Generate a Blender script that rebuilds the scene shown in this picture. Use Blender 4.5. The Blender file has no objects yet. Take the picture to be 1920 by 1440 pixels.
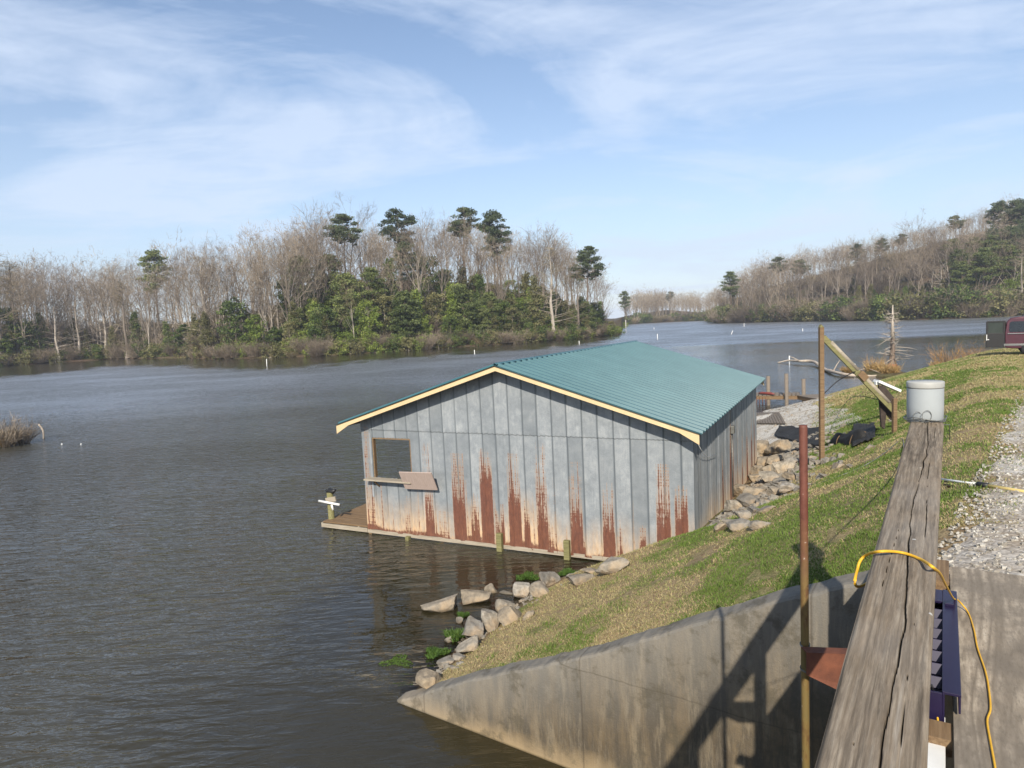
import bpy, math, random
import numpy as np
from mathutils import Vector, Matrix, noise as mnoise
R_ = math.radians
rnd = random.Random(7)
rg = np.random.default_rng(11)
scene = bpy.context.scene
COL = scene.collection

# ------------------------------------------------------------------ camera model
PITCH, ROLL, FPX, CH = 0.0911, 0.0468, 1275.1, 5.2
_f = np.array([0, math.cos(PITCH), -math.sin(PITCH)]); _r = np.array([1., 0, 0]); _d = np.cross(_f, _r)
_c, _s = math.cos(ROLL), math.sin(ROLL)
CR = np.array([_c*_r+_s*_d, -_s*_r+_c*_d, _f])
CP = np.array([0, 0, CH])
def ray(x, y): return CR.T @ np.array([(x-960)/FPX, (y-720)/FPX, 1.])
def at(x, y, z):
    d = ray(x, y); return d*((z-CH)/d[2])+CP
def atd(x, y, t): return ray(x, y)*t+CP
def lerp(t, xs, ys): return float(np.interp(t, xs, ys))

# ------------------------------------------------------------------ object helpers
def tag(o, label=None, cat=None, group=None, kind=None):
    if label: o['label'] = label
    if cat: o['category'] = cat
    if group: o['group'] = group
    if kind: o['kind'] = kind
    return o
def empty(name, loc, rz=0, parent=None):
    o = bpy.data.objects.new(name, None); COL.objects.link(o)
    o.location = Vector([float(v) for v in loc]); o.rotation_euler = (0, 0, rz); o.empty_display_size = .2
    if parent: o.parent = parent
    return o
class MB:
    def __init__(s): s.v = []; s.f = []; s.c = []; s.sm = []
    def add(s, vs, fs, tint=None, smooth=False):
        b = len(s.v); s.v += [tuple(float(q) for q in v) for v in vs]
        s.f += [tuple(b+i for i in f) for f in fs]; s.sm += [smooth]*len(fs)
        if tint is not None: s.c += [tint]*len(vs)
        else: s.c += [0.5]*len(vs)
        return s
    def box(s, c, size, rz=0, M=None, tint=None, taper=1.0):
        x, y, z = [q/2 for q in size]; vs = []
        for k, (a, b, e) in enumerate([(-1,-1,-1),(1,-1,-1),(1,1,-1),(-1,1,-1),(-1,-1,1),(1,-1,1),(1,1,1),(-1,1,1)]):
            t = taper if e > 0 else 1
            vs.append(Vector((a*x*t, b*y*t, e*z)))
        m = M if M is not None else Matrix.Rotation(rz, 3, 'Z')
        vs = [m @ v + Vector(c) for v in vs]
        return s.add(vs, [(0,3,2,1),(4,5,6,7),(0,1,5,4),(1,2,6,5),(2,3,7,6),(3,0,4,7)], tint)
    def beam(s, a, b, w, h, tint=None, up=(0,0,1)):
        a = Vector([float(q) for q in a]); b = Vector([float(q) for q in b]); d = b-a; L = d.length; d.normalize()
        u = Vector(up); r = d.cross(u)
        if r.length < 1e-3: r = d.cross(Vector((1,0,0)))
        r.normalize(); u = r.cross(d)
        m = Matrix((d, r, u)).transposed()
        return s.box((a+b)/2, (L, w, h), M=m, tint=tint)
    def tube(s, pts, rad, n=8, cap=True, tint=None, smooth=True):
        pts = [Vector([float(q) for q in p]) for p in pts]
        rads = rad if isinstance(rad, (list, tuple)) else [rad]*len(pts)
        vs = []; ref = None
        for i, p in enumerate(pts):
            d = (pts[min(i+1, len(pts)-1)]-pts[max(i-1, 0)]).normalized()
            if ref is None: ref = Vector((0,0,1)) if abs(d.z) < .9 else Vector((1,0,0))
            a = d.cross(ref).normalized(); b = d.cross(a); ref = -b if False else ref
            for k in range(n):
                t = 2*math.pi*k/n; vs.append(p+(a*math.cos(t)+b*math.sin(t))*rads[i])
        fs = []
        for i in range(len(pts)-1):
            for k in range(n):
                fs.append((i*n+k, i*n+(k+1) % n, (i+1)*n+(k+1) % n, (i+1)*n+k))
        if cap: fs += [tuple(range(n-1, -1, -1)), tuple((len(pts)-1)*n+k for k in range(n))]
        return s.add(vs, fs, tint, smooth)
    def lathe(s, prof, n=32, c=(0,0,0), smooth=True):
        vs = []
        for r, z in prof:
            for k in range(n):
                t = 2*math.pi*k/n; vs.append((c[0]+r*math.cos(t), c[1]+r*math.sin(t), c[2]+z))
        fs = []
        for i in range(len(prof)-1):
            for k in range(n): fs.append((i*n+k, i*n+(k+1) % n, (i+1)*n+(k+1) % n, (i+1)*n+k))
        return s.add(vs, fs, None, smooth)
    def prism(s, poly, off, tint=None):
        n = len(poly); poly = [Vector([float(q) for q in p]) for p in poly]; off = Vector(off)
        vs = poly+[p+off for p in poly]
        return s.add(vs, [tuple(range(n-1, -1, -1)), tuple(range(n, 2*n))]+[(i, (i+1) % n, n+(i+1) % n, n+i) for i in range(n)], tint)
    def build(s, name, mat, parent=None, bevel=0, loc=None, rot=None):
        me = bpy.data.meshes.new(name); me.from_pydata(s.v, [], s.f)
        me.polygons.foreach_set('use_smooth', s.sm)
        at_ = me.attributes.new('tint', 'FLOAT', 'POINT'); at_.data.foreach_set('value', s.c)
        me.materials.append(mat); me.update()
        o = bpy.data.objects.new(name, me); COL.objects.link(o)
        if parent: o.parent = parent
        if loc is not None: o.location = [float(q) for q in loc]
        if rot is not None: o.rotation_euler = rot
        if bevel:
            b = o.modifiers.new('b', 'BEVEL'); b.width = bevel; b.segments = 2; b.limit_method = 'ANGLE'
        return o
def np_mesh(name, V, F, mat, attrs=None, smooth=False, parent=None):
    """V (n,3), F (m,3|4) arrays"""
    me = bpy.data.meshes.new(name); V = np.asarray(V, np.float32); F = np.asarray(F, np.int32); k = F.shape[1]
    me.vertices.add(len(V)); me.vertices.foreach_set('co', V.ravel())
    me.loops.add(F.size); me.loops.foreach_set('vertex_index', F.ravel())
    me.polygons.add(len(F)); me.polygons.foreach_set('loop_start', np.arange(0, F.size, k, dtype=np.int32))
    me.polygons.foreach_set('loop_total', np.full(len(F), k, np.int32))
    me.update(calc_edges=True)
    me.polygons.foreach_set('use_smooth', np.full(len(F), smooth))
    for n_, a in (attrs or {}).items():
        t = me.attributes.new(n_, 'FLOAT', 'POINT'); t.data.foreach_set('value', np.asarray(a, np.float32))
    me.materials.append(mat); me.validate()
    o = bpy.data.objects.new(name, me); COL.objects.link(o)
    if parent: o.parent = parent
    return o
def grid_faces(nu, nv):
    i, j = np.meshgrid(np.arange(nu-1), np.arange(nv-1), indexing='ij'); a = (i*nv+j).ravel()
    return np.stack([a, a+nv, a+nv+1, a+1], 1)
def vnoise(P, seed=0):
    """cheap smooth value noise on (n,2) array"""
    P = np.asarray(P, float); I = np.floor(P).astype(np.int64); f = P-I; f = f*f*(3-2*f)
    def h(a, b):
        v = np.sin(a*127.1+b*311.7+seed*74.7)*43758.5453; return v-np.floor(v)
    x, y = I[:, 0], I[:, 1]
    return (h(x, y)*(1-f[:, 0])+h(x+1, y)*f[:, 0])*(1-f[:, 1])+(h(x, y+1)*(1-f[:, 0])+h(x+1, y+1)*f[:, 0])*f[:, 1]
def fbm(P, seed=0, o=4):
    P = np.asarray(P, float); r = 0; a = .5
    for k in range(o): r = r+a*vnoise(P*(2**k)+k*17.3, seed+k); a *= .5
    return r

# ------------------------------------------------------------------ materials
class NT:
    def __init__(s, name):
        s.m = bpy.data.materials.new(name); s.m.use_nodes = True; s.n = s.m.node_tree.nodes; s.l = s.m.node_tree.links
        s.n.clear(); s.out = s.n.new('ShaderNodeOutputMaterial'); s._co = {}
    def set(s, sock, v):
        if isinstance(v, bpy.types.NodeSocket): s.l.new(v, sock)
        elif v is not None:
            if isinstance(v, (tuple, list)) and len(v) == 3 and sock.type == 'RGBA': v = (*v, 1)
            sock.default_value = v
    def co(s, kind='Object', scale=None, rot=None):
        t = s.n.new('ShaderNodeTexCoord').outputs[kind]
        if scale is None: return t
        mp = s.n.new('ShaderNodeMapping'); s.l.new(t, mp.inputs[0])
        mp.inputs['Scale'].default_value = scale if isinstance(scale, (tuple, list)) else (scale,)*3
        if rot: mp.inputs['Rotation'].default_value = rot
        return mp.outputs[0]
    def noise(s, scale=5, detail=5, rough=.6, vec=None, dist=0, col=False):
        n = s.n.new('ShaderNodeTexNoise'); s.set(n.inputs['Vector'], vec if vec is not None else s.co())
        n.inputs['Scale'].default_value = scale; n.inputs['Detail'].default_value = detail
        n.inputs['Roughness'].default_value = rough; n.inputs['Distortion'].default_value = dist
        return n.outputs[1 if col else 0]
    def vor(s, scale=5, vec=None, out='Color', feat='F1'):
        n = s.n.new('ShaderNodeTexVoronoi'); n.feature = feat; s.set(n.inputs['Vector'], vec if vec is not None else s.co()); n.inputs['Scale'].default_value = scale
        return n.outputs[out]
    def ramp(s, fac, stops, interp='LINEAR'):
        r = s.n.new('ShaderNodeValToRGB'); s.set(r.inputs[0], fac); e = r.color_ramp.elements; r.color_ramp.interpolation = interp
        while len(e) < len(stops): e.new(.5)
        for q, (p, c) in zip(e, stops):
            q.position = p; q.color = (*c, 1) if isinstance(c, (tuple, list)) else (c, c, c, 1)
        return r.outputs[0]
    def mix(s, f, a, b, mode='MIX'):
        m = s.n.new('ShaderNodeMix'); m.data_type = 'RGBA'; m.blend_type = mode
        s.set(m.inputs[0], f); s.set(m.inputs[6], a); s.set(m.inputs[7], b); return m.outputs[2]
    def math(s, op, a, b=0, clamp=False):
        m = s.n.new('ShaderNodeMath'); m.operation = op; s.set(m.inputs[0], a); s.set(m.inputs[1], b); m.use_clamp = clamp; return m.outputs[0]
    def attr(s, name):
        a = s.n.new('ShaderNodeAttribute'); a.attribute_name = name; return a.outputs['Fac']
    def sep(s, v):
        q = s.n.new('ShaderNodeSeparateXYZ'); s.set(q.inputs[0], v); return q.outputs
    def bump(s, h, strength=.3, dist=.01, nrm=None):
        b = s.n.new('ShaderNodeBump'); s.set(b.inputs['Height'], h); b.inputs['Strength'].default_value = strength
        b.inputs['Distance'].default_value = dist
        if nrm is not None: s.l.new(nrm, b.inputs['Normal'])
        return b.outputs[0]
    def rand(s): return s.n.new('ShaderNodeObjectInfo').outputs['Random']
    def principled(s, col, rough=.8, metal=0, normal=None, spec=.5, **kw):
        p = s.n.new('ShaderNodeBsdfPrincipled'); s.set(p.inputs['Base Color'], col); s.set(p.inputs['Roughness'], rough)
        s.set(p.inputs['Metallic'], metal); p.inputs['Specular IOR Level'].default_value = spec
        if normal is not None: s.l.new(normal, p.inputs['Normal'])
        for k, v in kw.items(): s.set(p.inputs[k], v)
        return p.outputs[0]
    def done(s, sh): s.l.new(sh, s.out.inputs[0]); return s.m
def plain(name, a, b=None, scale=6, rough=.7, metal=0, bump=.2, stretch=(1,1,1), spec=.4, bd=.01, detail=6):
    t = NT(name); v = t.co(scale=stretch); n = t.noise(scale, detail, .65, v)
    b = b or tuple(q*.7 for q in a)
    c = t.ramp(n, [(.3, b), (.7, a)])
    return t.done(t.principled(c, rough, metal, t.bump(n, bump, bd), spec))
MAT = {}
# weathered timber; local x is the long way
def wood(name, a, b, dark, scale=1.0, rough=.85):
    t = NT(name); v = t.co(scale=(1.2*scale, 28*scale, 28*scale)); n = t.noise(1.6, 8, .7, v, .4)
    n2 = t.noise(3, 4, .6, t.co(scale=(1, 1.5, 1.5)))
    c = t.ramp(n, [(.25, dark), (.48, b), (.72, a)])
    c = t.mix(t.ramp(n2, [(.35, .35), (.7, 0.)]), c, b)
    return t.done(t.principled(c, rough, 0, t.bump(n, .5, .006), .25))
MAT['grey_wood'] = wood('grey_wood', (.30,.26,.21), (.17,.14,.11), (.05,.04,.03))
MAT['brown_wood'] = wood('brown_wood', (.30,.21,.12), (.17,.11,.06), (.05,.03,.02))
MAT['pale_wood'] = wood('pale_wood', (.46,.41,.33), (.30,.26,.2), (.12,.1,.07))
MAT['green_wood'] = wood('green_wood', (.30,.27,.13), (.17,.16,.07), (.06,.05,.03))
MAT['fascia'] = plain('cream_fascia', (.66,.50,.29), (.56,.42,.24), 3, .6, stretch=(1,1,1), bump=.05)
MAT['driftwood'] = plain('driftwood', (.55,.47,.38), (.30,.24,.18), 6, .85, bump=.6)
MAT['black'] = plain('black_rubber', (.02,.02,.022), (.01,.01,.01), 10, .5)
MAT['white'] = plain('white_plastic', (.75,.75,.72), (.6,.6,.57), 5, .4, bump=.02)
MAT['yellow'] = plain('yellow_cord', (.72,.42,.03), (.6,.33,.02), 30, .5)
MAT['pvc_yellow'] = plain('yellowed_pipe', (.72,.56,.22), (.6,.45,.15), 8, .45, bump=.02)
MAT['rust'] = plain('rusted_steel', (.16,.055,.028), (.08,.028,.016), 14, .85, bump=.4)
MAT['red'] = plain('faded_red_plastic', (.20,.045,.035), (.14,.035,.03), 4, .5)
MAT['wire'] = plain('dull_wire', (.22,.22,.2), (.12,.12,.11), 20, .45, metal=.4)
MAT['pink_board'] = plain('pinkish_board', (.44,.35,.31), (.33,.26,.22), 6, .85, stretch=(6,1,1))

def tri_ground():
    # bank soil and thatch below the blades
    t = NT('bank_soil'); v = t.co()
    n1 = t.noise(.9, 6, .65, v); n2 = t.noise(9, 6, .7, v); n3 = t.noise(45, 3, .6, v)
    straw = t.ramp(n3, [(.3, (.15,.105,.055)), (.7, (.42,.32,.18))])
    green = t.ramp(n3, [(.3, (.05,.07,.018)), (.7, (.15,.18,.05))])
    soil = t.ramp(n2, [(.3, (.085,.05,.028)), (.7, (.21,.13,.075))])
    c = t.mix(t.ramp(n2, [(.52, 0.), (.66, 1.)]), straw, soil)
    c = t.mix(t.math('MULTIPLY', t.ramp(t.attr('green'), [(.36, 0.), (.66, .8)]), t.ramp(n2, [(.3, .2), (.6, 1.)])), c, green)
    mud = t.ramp(n2, [(.3, (.03,.019,.009)), (.7, (.10,.06,.03))])
    c = t.mix(t.attr('mud'), c, mud)
    return t.done(t.principled(c, .95, 0, t.bump(t.math('ADD', n2, n3), .5, .03), .15))
MAT['bank'] = tri_ground()
def gravel_mat(name, tint, litter=.3):
    t = NT(name); v = t.co()
    c1 = t.vor(42, v, 'Color'); g = t.n.new('ShaderNodeRGBToBW'); t.l.new(c1, g.inputs[0])
    d = t.vor(42, v, 'Distance', 'F1')
    c = t.ramp(g.outputs[0], [(.1, tuple(q*.45 for q in tint)), (.5, tint), (.9, tuple(min(.8, q*1.35) for q in tint))])
    n = t.noise(1.3, 6, .7, v); n2 = t.noise(14, 4, .6, v)
    dirt = t.ramp(n2, [(.3, (.12,.08,.045)), (.7, (.30,.22,.13))])
    c = t.mix(t.ramp(n, [(.5-litter*.3, 0.), (.72-litter*.3, .75)]), c, dirt)
    return t.done(t.principled(c, .9, 0, t.bump(t.math('SUBTRACT', 1., d), .45, .01), .3))
MAT['gravel'] = gravel_mat('road_gravel', (.46,.43,.38))
MAT['beach'] = gravel_mat('beach_gravel', (.50,.47,.41), .1)

def leafy(name, a, b, c3=None, trans=.25, var=.35):
    t = NT(name); tint = t.attr('tint'); n = t.noise(1.1, 3, .6)
    f = t.math('ADD', t.math('MULTIPLY', tint, .7), t.math('MULTIPLY', n, .3))
    f = t.math('ADD', f, t.math('MULTIPLY', t.math('SUBTRACT', t.rand(), .5), var), True)
    stops = [(.15, b), (.6, a)]
    if c3: stops.append((.95, c3))
    c = t.ramp(f, stops)
    p = t.principled(c, .6, 0, None, .25)
    if not trans: return t.done(p)
    tr = t.n.new('ShaderNodeBsdfTranslucent'); t.set(tr.inputs[0], c)
    m = t.n.new('ShaderNodeMixShader'); m.inputs[0].default_value = trans; t.l.new(p, m.inputs[1]); t.l.new(tr.outputs[0], m.inputs[2])
    return t.done(m.outputs[0])
MAT['leaf_dark'] = leafy('dark_evergreen', (.11,.155,.035), (.035,.058,.016), (.20,.25,.06))
MAT['leaf_bright'] = leafy('bright_evergreen', (.19,.25,.045), (.07,.105,.02), (.31,.36,.08))
MAT['leaf_olive'] = leafy('olive_brush', (.17,.165,.065), (.08,.08,.035), (.27,.25,.11))
MAT['needle'] = leafy('pine_needles', (.09,.115,.05), (.04,.06,.03), (.15,.175,.075))
MAT['needle_light'] = leafy('light_pine_needles', (.145,.175,.055), (.065,.09,.03), (.22,.24,.09))
MAT['twig'] = leafy('grey_twigs', (.215,.172,.128), (.105,.083,.062), (.34,.28,.205), 0, .8)
MAT['twig_tan'] = leafy('tan_twigs', (.24,.195,.11), (.13,.105,.06), (.35,.30,.18), 0)
MAT['bark'] = leafy('grey_bark', (.25,.21,.17), (.11,.09,.072), (.46,.41,.34), 0, .5)
MAT['bark_pale'] = leafy('pale_bark', (.42,.37,.31), (.28,.24,.19), (.5,.45,.38), 0, .3)
MAT['bark_pine'] = leafy('pine_bark', (.16,.12,.09), (.08,.06,.045), (.25,.18,.13), 0, .4)
MAT['orange_twig'] = leafy('orange_twigs', (.42,.23,.07), (.24,.13,.05), (.55,.36,.12), 0)
MAT['reed'] = leafy('dry_reed', (.42,.28,.11), (.22,.14,.06), (.58,.44,.22), .1)
MAT['blade'] = leafy('grass_blades', (.155,.225,.045), (.065,.105,.02), (.45,.34,.19), .2, 0)
MAT['weed'] = leafy('green_weed', (.075,.14,.025), (.035,.07,.015), (.14,.2,.05), .25, .1)
def forest_floor():
    t = NT('forest_floor'); n = t.noise(.25, 8, .7); n2 = t.noise(2, 5, .7)
    c = t.ramp(n2, [(.3, (.05,.034,.022)), (.7, (.14,.098,.066))])
    c = t.mix(t.ramp(n, [(.45, 0.), (.65, .8)]), c, (.07,.08,.03))
    return t.done(t.principled(c, .95, 0, t.bump(n2, .5, .3), .1))
MAT['floor'] = forest_floor()

def concrete():
    t = NT('weathered_concrete'); v = t.co()
    vs = t.co(scale=(3.2, 3.2, .5)); st = t.noise(1.7, 8, .72, vs); n = t.noise(1.3, 7, .65, v); fine = t.noise(40, 5, .7, v)
    c = t.ramp(n, [(.3, (.088,.066,.040)), (.7, (.185,.143,.090))])
    c = t.mix(t.ramp(st, [(.40, 0.), (.56, .8)]), c, (.062,.054,.042))
    c = t.mix(t.ramp(t.noise(3.1, 6, .75, t.co(scale=(2, 2, .3))), [(.5, 0.), (.62, .5)]), c, (.25,.205,.14))
    c = t.mix(t.ramp(t.noise(.9, 6, .7, v), [(.58, 0.), (.68, .5)]), c, (.27,.235,.175))
    c = t.mix(t.ramp(fine, [(.35, .35), (.5, 0.)]), c, (.12,.10,.08))
    z = t.sep(v)[2]
    band = t.math('ADD', z, t.math('MULTIPLY', t.math('SUBTRACT', n, .5), .5))
    c = t.mix(t.ramp(band, [(.02, .85), (.28, 0.)]), c, (.33,.245,.14))
    c = t.mix(t.ramp(z, [(.0, .9), (.03, 0.)]), c, (.08,.06,.03))
    c = t.mix(t.math('MULTIPLY', t.attr('top'), .55), c, (.24,.23,.205))
    xw = t.math('ADD', t.math('MULTIPLY', t.sep(v)[0], .82), t.math('MULTIPLY', t.sep(v)[1], -.57))
    ln = t.math('ABSOLUTE', t.math('SUBTRACT', t.math('FRACT', t.math('ADD', t.math('MULTIPLY', xw, .41), t.math('MULTIPLY', n, .02))), .5))
    c = t.mix(t.ramp(ln, [(.0, .55), (.006, 0.)]), c, (.05,.04,.03))
    cz = t.math('ABSOLUTE', t.math('SUBTRACT', t.math('ADD', z, t.math('MULTIPLY', n, .12)), 1.32)); c = t.mix(t.ramp(cz, [(0., .5), (.012, 0.)]), c, (.06,.05,.035))
    c = t.mix(t.ramp(t.noise(2.3, 7, .75, v), [(.52, 0.), (.62, .6)]), c, (.075,.065,.045))
    form = t.noise(1.1, 3, .5, t.co(scale=(7, 7, .15)))
    return t.done(t.principled(c, .92, 0, t.bump(t.math('ADD', fine, form), .5, .012), .2))
MAT['concrete'] = concrete()
def rockmat():
    t = NT('riprap_stone'); v = t.co(); n = t.noise(7, 8, .7, v); n2 = t.noise(2.2, 4, .6, v); r = t.rand()
    base = t.ramp(r, [(0, (.42,.37,.29)), (.3, (.25,.235,.205)), (.5, (.36,.29,.20)), (.75, (.19,.18,.16)), (1, (.40,.37,.32))])
    c = t.mix(t.ramp(n, [(.35, .8), (.6, 0.)]), base, (.13,.11,.085))
    c = t.mix(t.ramp(n2, [(.52, 0.), (.7, .6)]), c, (.42,.29,.16))
    geo = t.n.new('ShaderNodeNewGeometry').outputs['Position']; wz = t.sep(geo)[2]; c = t.mix(t.ramp(wz, [(.0, .75), (.07, 0.)]), c, (.05,.038,.022))
    return t.done(t.principled(c, .9, 0, t.bump(n, .9, .05), .25))
MAT['rock'] = rockmat()

def siding(name, side=False):
    # object space: x along the wall, z up. attribute 'rust' 0..1, 'dirt' 0..1
    t = NT(name); v = t.co(); ru = t.attr('rust'); di = t.attr('dirt')
    n = t.noise(2.6, 8, .78, v); fine = t.noise(60, 4, .75, v); cloud = t.noise(5, 5, .6, t.co(scale=(1, 1, .6)))
    # spangle
    zinc = t.ramp(n, [(.28, (.19,.21,.228)), (.5, (.30,.325,.342)), (.75, (.44,.455,.46))])
    zinc = t.mix(t.ramp(fine, [(.4, .25), (.6, 0.)]), zinc, (.16,.175,.185))
    zinc = t.mix(t.ramp(cloud, [(.55, 0.), (.75, .45)]), zinc, (.52,.54,.54))
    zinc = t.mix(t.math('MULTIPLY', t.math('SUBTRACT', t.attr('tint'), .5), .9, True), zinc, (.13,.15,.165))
    strk = t.noise(2.5, 5, .7, t.co(scale=(14, 14, .7)))
    zinc = t.mix(t.ramp(strk, [(.5, 0.), (.68, .4)]), zinc, (.19,.21,.22) if not side else (.3,.27,.22))
    dirtc = t.ramp(t.noise(4, 5, .7, t.co(scale=(3, 3, 1))), [(.3, (.50,.30,.14)), (.7, (.66,.50,.32))])
    dm = t.math('MULTIPLY', di, t.ramp(t.noise(6, 6, .7, t.co(scale=(3, 3, .8))), [(.3, .45), (.6, 1.)]))
    c = t.mix(dm, zinc, dirtc)
    rn = t.noise(24, 6, .75, t.co(scale=(1, 1, .45)))
    rm = t.ramp(t.math('ADD', ru, t.math('MULTIPLY', t.math('SUBTRACT', rn, .5), 1.1)), [(.38, 0.), (.60, 1.)])
    soft = t.ramp(ru, [(.04, 0.), (.45, .7)])
    c = t.mix(t.math('MULTIPLY', soft, .8), c, (.42,.27,.16))
    rc = t.ramp(t.noise(7, 8, .8, t.co(scale=(2.2, 2.2, .7))), [(.3, (.055,.020,.014)), (.5, (.115,.036,.021)), (.72, (.20,.075,.04))])
    c = t.mix(t.math('MULTIPLY', rm, .93), c, rc)
    metal = t.math('MULTIPLY', t.math('SUBTRACT', 1., t.math('MAXIMUM', rm, dm), True), .25)
    return t.done(t.principled(c, .55 if not side else .5, metal, t.bump(t.math('ADD', t.math('MULTIPLY', fine, .4), n), .15, .01), .4))
MAT['siding'] = siding('galvanised_siding'); MAT['siding_side'] = siding('galvanised_side_siding', True)
def roofmat():
    t = NT('teal_roof_metal'); n = t.noise(1.2, 5, .6); n2 = t.noise(30, 3, .6)
    c = t.ramp(n, [(.3, (.033,.103,.120)), (.7, (.048,.130,.147))])
    c = t.mix(t.ramp(n2, [(.6, 0.), (.75, .2)]), c, (.2,.32,.32))
    c = t.mix(t.math('MULTIPLY', t.attr('rib_shade'), .85), c, (.02,.05,.055))  # shadow lines of the ribs, put into the roof colour
    return t.done(t.principled(c, .42, 0, None, .5))
MAT['roof'] = roofmat()

def water():
    t = NT('lake_water'); calm = t.attr('calm'); sh = t.attr('shallow')
    n1 = t.noise(1.0, 3, .55, t.co(scale=(1.7, 5.2, 1), rot=(0, 0, R_(-14))), .4)
    n2 = t.noise(1.0, 2, .5, t.co(scale=(.8, 2.5, 1), rot=(0, 0, R_(11))), .3)
    n3 = t.noise(1.0, 2, .5, t.co(scale=(9, 16, 1), rot=(0, 0, R_(8))))
    gust = t.noise(1.0, 3, .5, t.co(scale=(.05, .09, 1)))
    h = t.math('ADD', t.math('ADD', t.math('MULTIPLY', n1, .14), t.math('MULTIPLY', n2, .17)), t.math('MULTIPLY', n3, .012))
    amp = t.math('MULTIPLY', t.math('SUBTRACT', 1., calm, True), t.ramp(gust, [(.36, .45), (.62, 1.)]))
    h = t.math('MULTIPLY', h, amp)
    nb = t.n.new('ShaderNodeBump'); t.l.new(h, nb.inputs['Height']); nb.inputs['Distance'].default_value = 1.0; nb.inputs['Strength'].default_value = 1.0
    N = nb.outputs[0]
    fr = t.n.new('ShaderNodeFresnel'); fr.inputs['IOR'].default_value = 1.40; t.l.new(N, fr.inputs['Normal'])
    gl = t.n.new('ShaderNodeBsdfGlossy'); t.set(gl.inputs['Roughness'], t.math('ADD', .02, t.math('MULTIPLY', t.math('MULTIPLY', t.attr('far'), .30), t.math('SUBTRACT', 1., calm, True)))); gl.inputs['Color'].default_value = (.95,.97,1,1); t.l.new(N, gl.inputs['Normal'])
    df = t.n.new('ShaderNodeBsdfDiffuse'); t.set(df.inputs['Color'], t.mix(t.ramp(calm, [(.05, 0.), (.6, 1.)]), (.054,.050,.036), (.030,.025,.012)))
    tr = t.n.new('ShaderNodeBsdfTransparent'); tr.inputs['Color'].default_value = (.62,.42,.2, 1)
    m1 = t.n.new('ShaderNodeMixShader'); t.l.new(sh, m1.inputs[0]); t.l.new(df.outputs[0], m1.inputs[1]); t.l.new(tr.outputs[0], m1.inputs[2])
    m2 = t.n.new('ShaderNodeMixShader'); t.l.new(fr.outputs[0], m2.inputs[0]); t.l.new(m1.outputs[0], m2.inputs[1]); t.l.new(gl.outputs[0], m2.inputs[2])
    return t.done(m2.outputs[0])
MAT['water'] = water()

# ------------------------------------------------------------------ near terrain: dam crest line and bank
B0 = np.array([2.9, 4.4]); DD = np.array([.574, .819]); NL = np.array([-.819, .574])
NS_S = [1.1, 3, 5.6, 7.3, 12, 16.4, 22, 27, 31, 37, 52, 62, 75, 110]
NS_N = [6.5, 6.8, 7.1, 6.1, 5.8, 6.0, 7.4, 9.4, 9.1, 7.7, 4.8, 1.5, -5, -25]
def zc(s): return np.interp(s, [0, 8, 37, 48, 62, 75, 110], [3.42, 3.3, 2.33, 2.0, 1.2, .6, .5])
def sn_of(x, y):
    rx, ry = x-B0[0], y-B0[1]; return rx*DD[0]+ry*DD[1], rx*NL[0]+ry*NL[1]
def xy_of(s, n): return B0[0]+s*DD[0]+n*NL[0], B0[1]+s*DD[1]+n*NL[1]
def tz_sn(s, n):
    c = zc(s); ns = np.interp(s, NS_S, NS_N); a = c
    k = .22; b = c*(ns-n)/np.interp(s, [1.1, 3, 5.6, 7.3, 12, 16.4, 22, 27, 31, 37, 52, 62, 110], [6.5, 6.8, 7.1, 6.1, 5.8, 6.0, 7.4, 9.4, 9.1, 7.7, 5.6, 5, 5])
    # under water gentler
    b = np.where(n > ns, -(n-ns)*.3, b); b = np.maximum(b, -1.3)
    h = np.clip(.5+.5*(a-b)/k, 0, 1); z = a*(1-h)+b*h-k*h*(1-h)
    P = np.stack([np.ravel(s), np.ravel(n)], 1)
    bump = (fbm(P*1.3, 3, 4).reshape(np.shape(z))-.47)*.11
    far = np.where(n < -9, (n+9)*.18, 0)
    z = z+bump*np.clip((n+.6)/1.2, .15, 1)*np.clip(np.abs(s-1.2)/1.5, .25, 1)
    z = z+far
    wz = np.interp(n, [.12, .35, .75, .96, 1.37, 1.88, 2.25, 2.84, 3.41, 4.36, 5.2, 6.5, 6.9, 7.4], [3.2, 3.05, 2.8, 2.71, 2.52, 2.27, 2.08, 1.77, 1.47, 1.05, .69, .03, -.22, -.75])
    w = np.clip((s-1.36)/1.5, 0, 1); lim = wz-.03+.12*w
    z = np.where((n > .4) & (s > 1.) & (s < 2.9), np.where(s < 1.38, np.minimum(z, wz-.06), lim*(1-w)+z*w), z)
    return np.maximum(z, -1.4)
def tz(x, y):
    s, n = sn_of(x, y); return float(tz_sn(np.array([s]), np.array([n]))[0])
def hit(px, py, lift=0.0):
    d = ray(px, py); t = 3.0
    while t < 150:
        p = d*t+CP
        if p[2] <= max(tz(p[0], p[1]), -5)+lift: break
        t += .04
    return p
def green_sn(s, n):
    P = np.stack([np.ravel(s), np.ravel(n)], 1)
    g = fbm(P*.55+5.1, 21, 4)*1.15+(fbm(P*2.4, 5, 3)-.45)*.9-.06
    g = g+.13*np.exp(-((P[:, 1]-2.3)/2.0)**2)-.2*(P[:, 1] < .3)
    g = g-.16*np.clip((P[:, 1]-4.2)/1.5, 0, 1)
    return g.reshape(np.shape(s))
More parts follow.
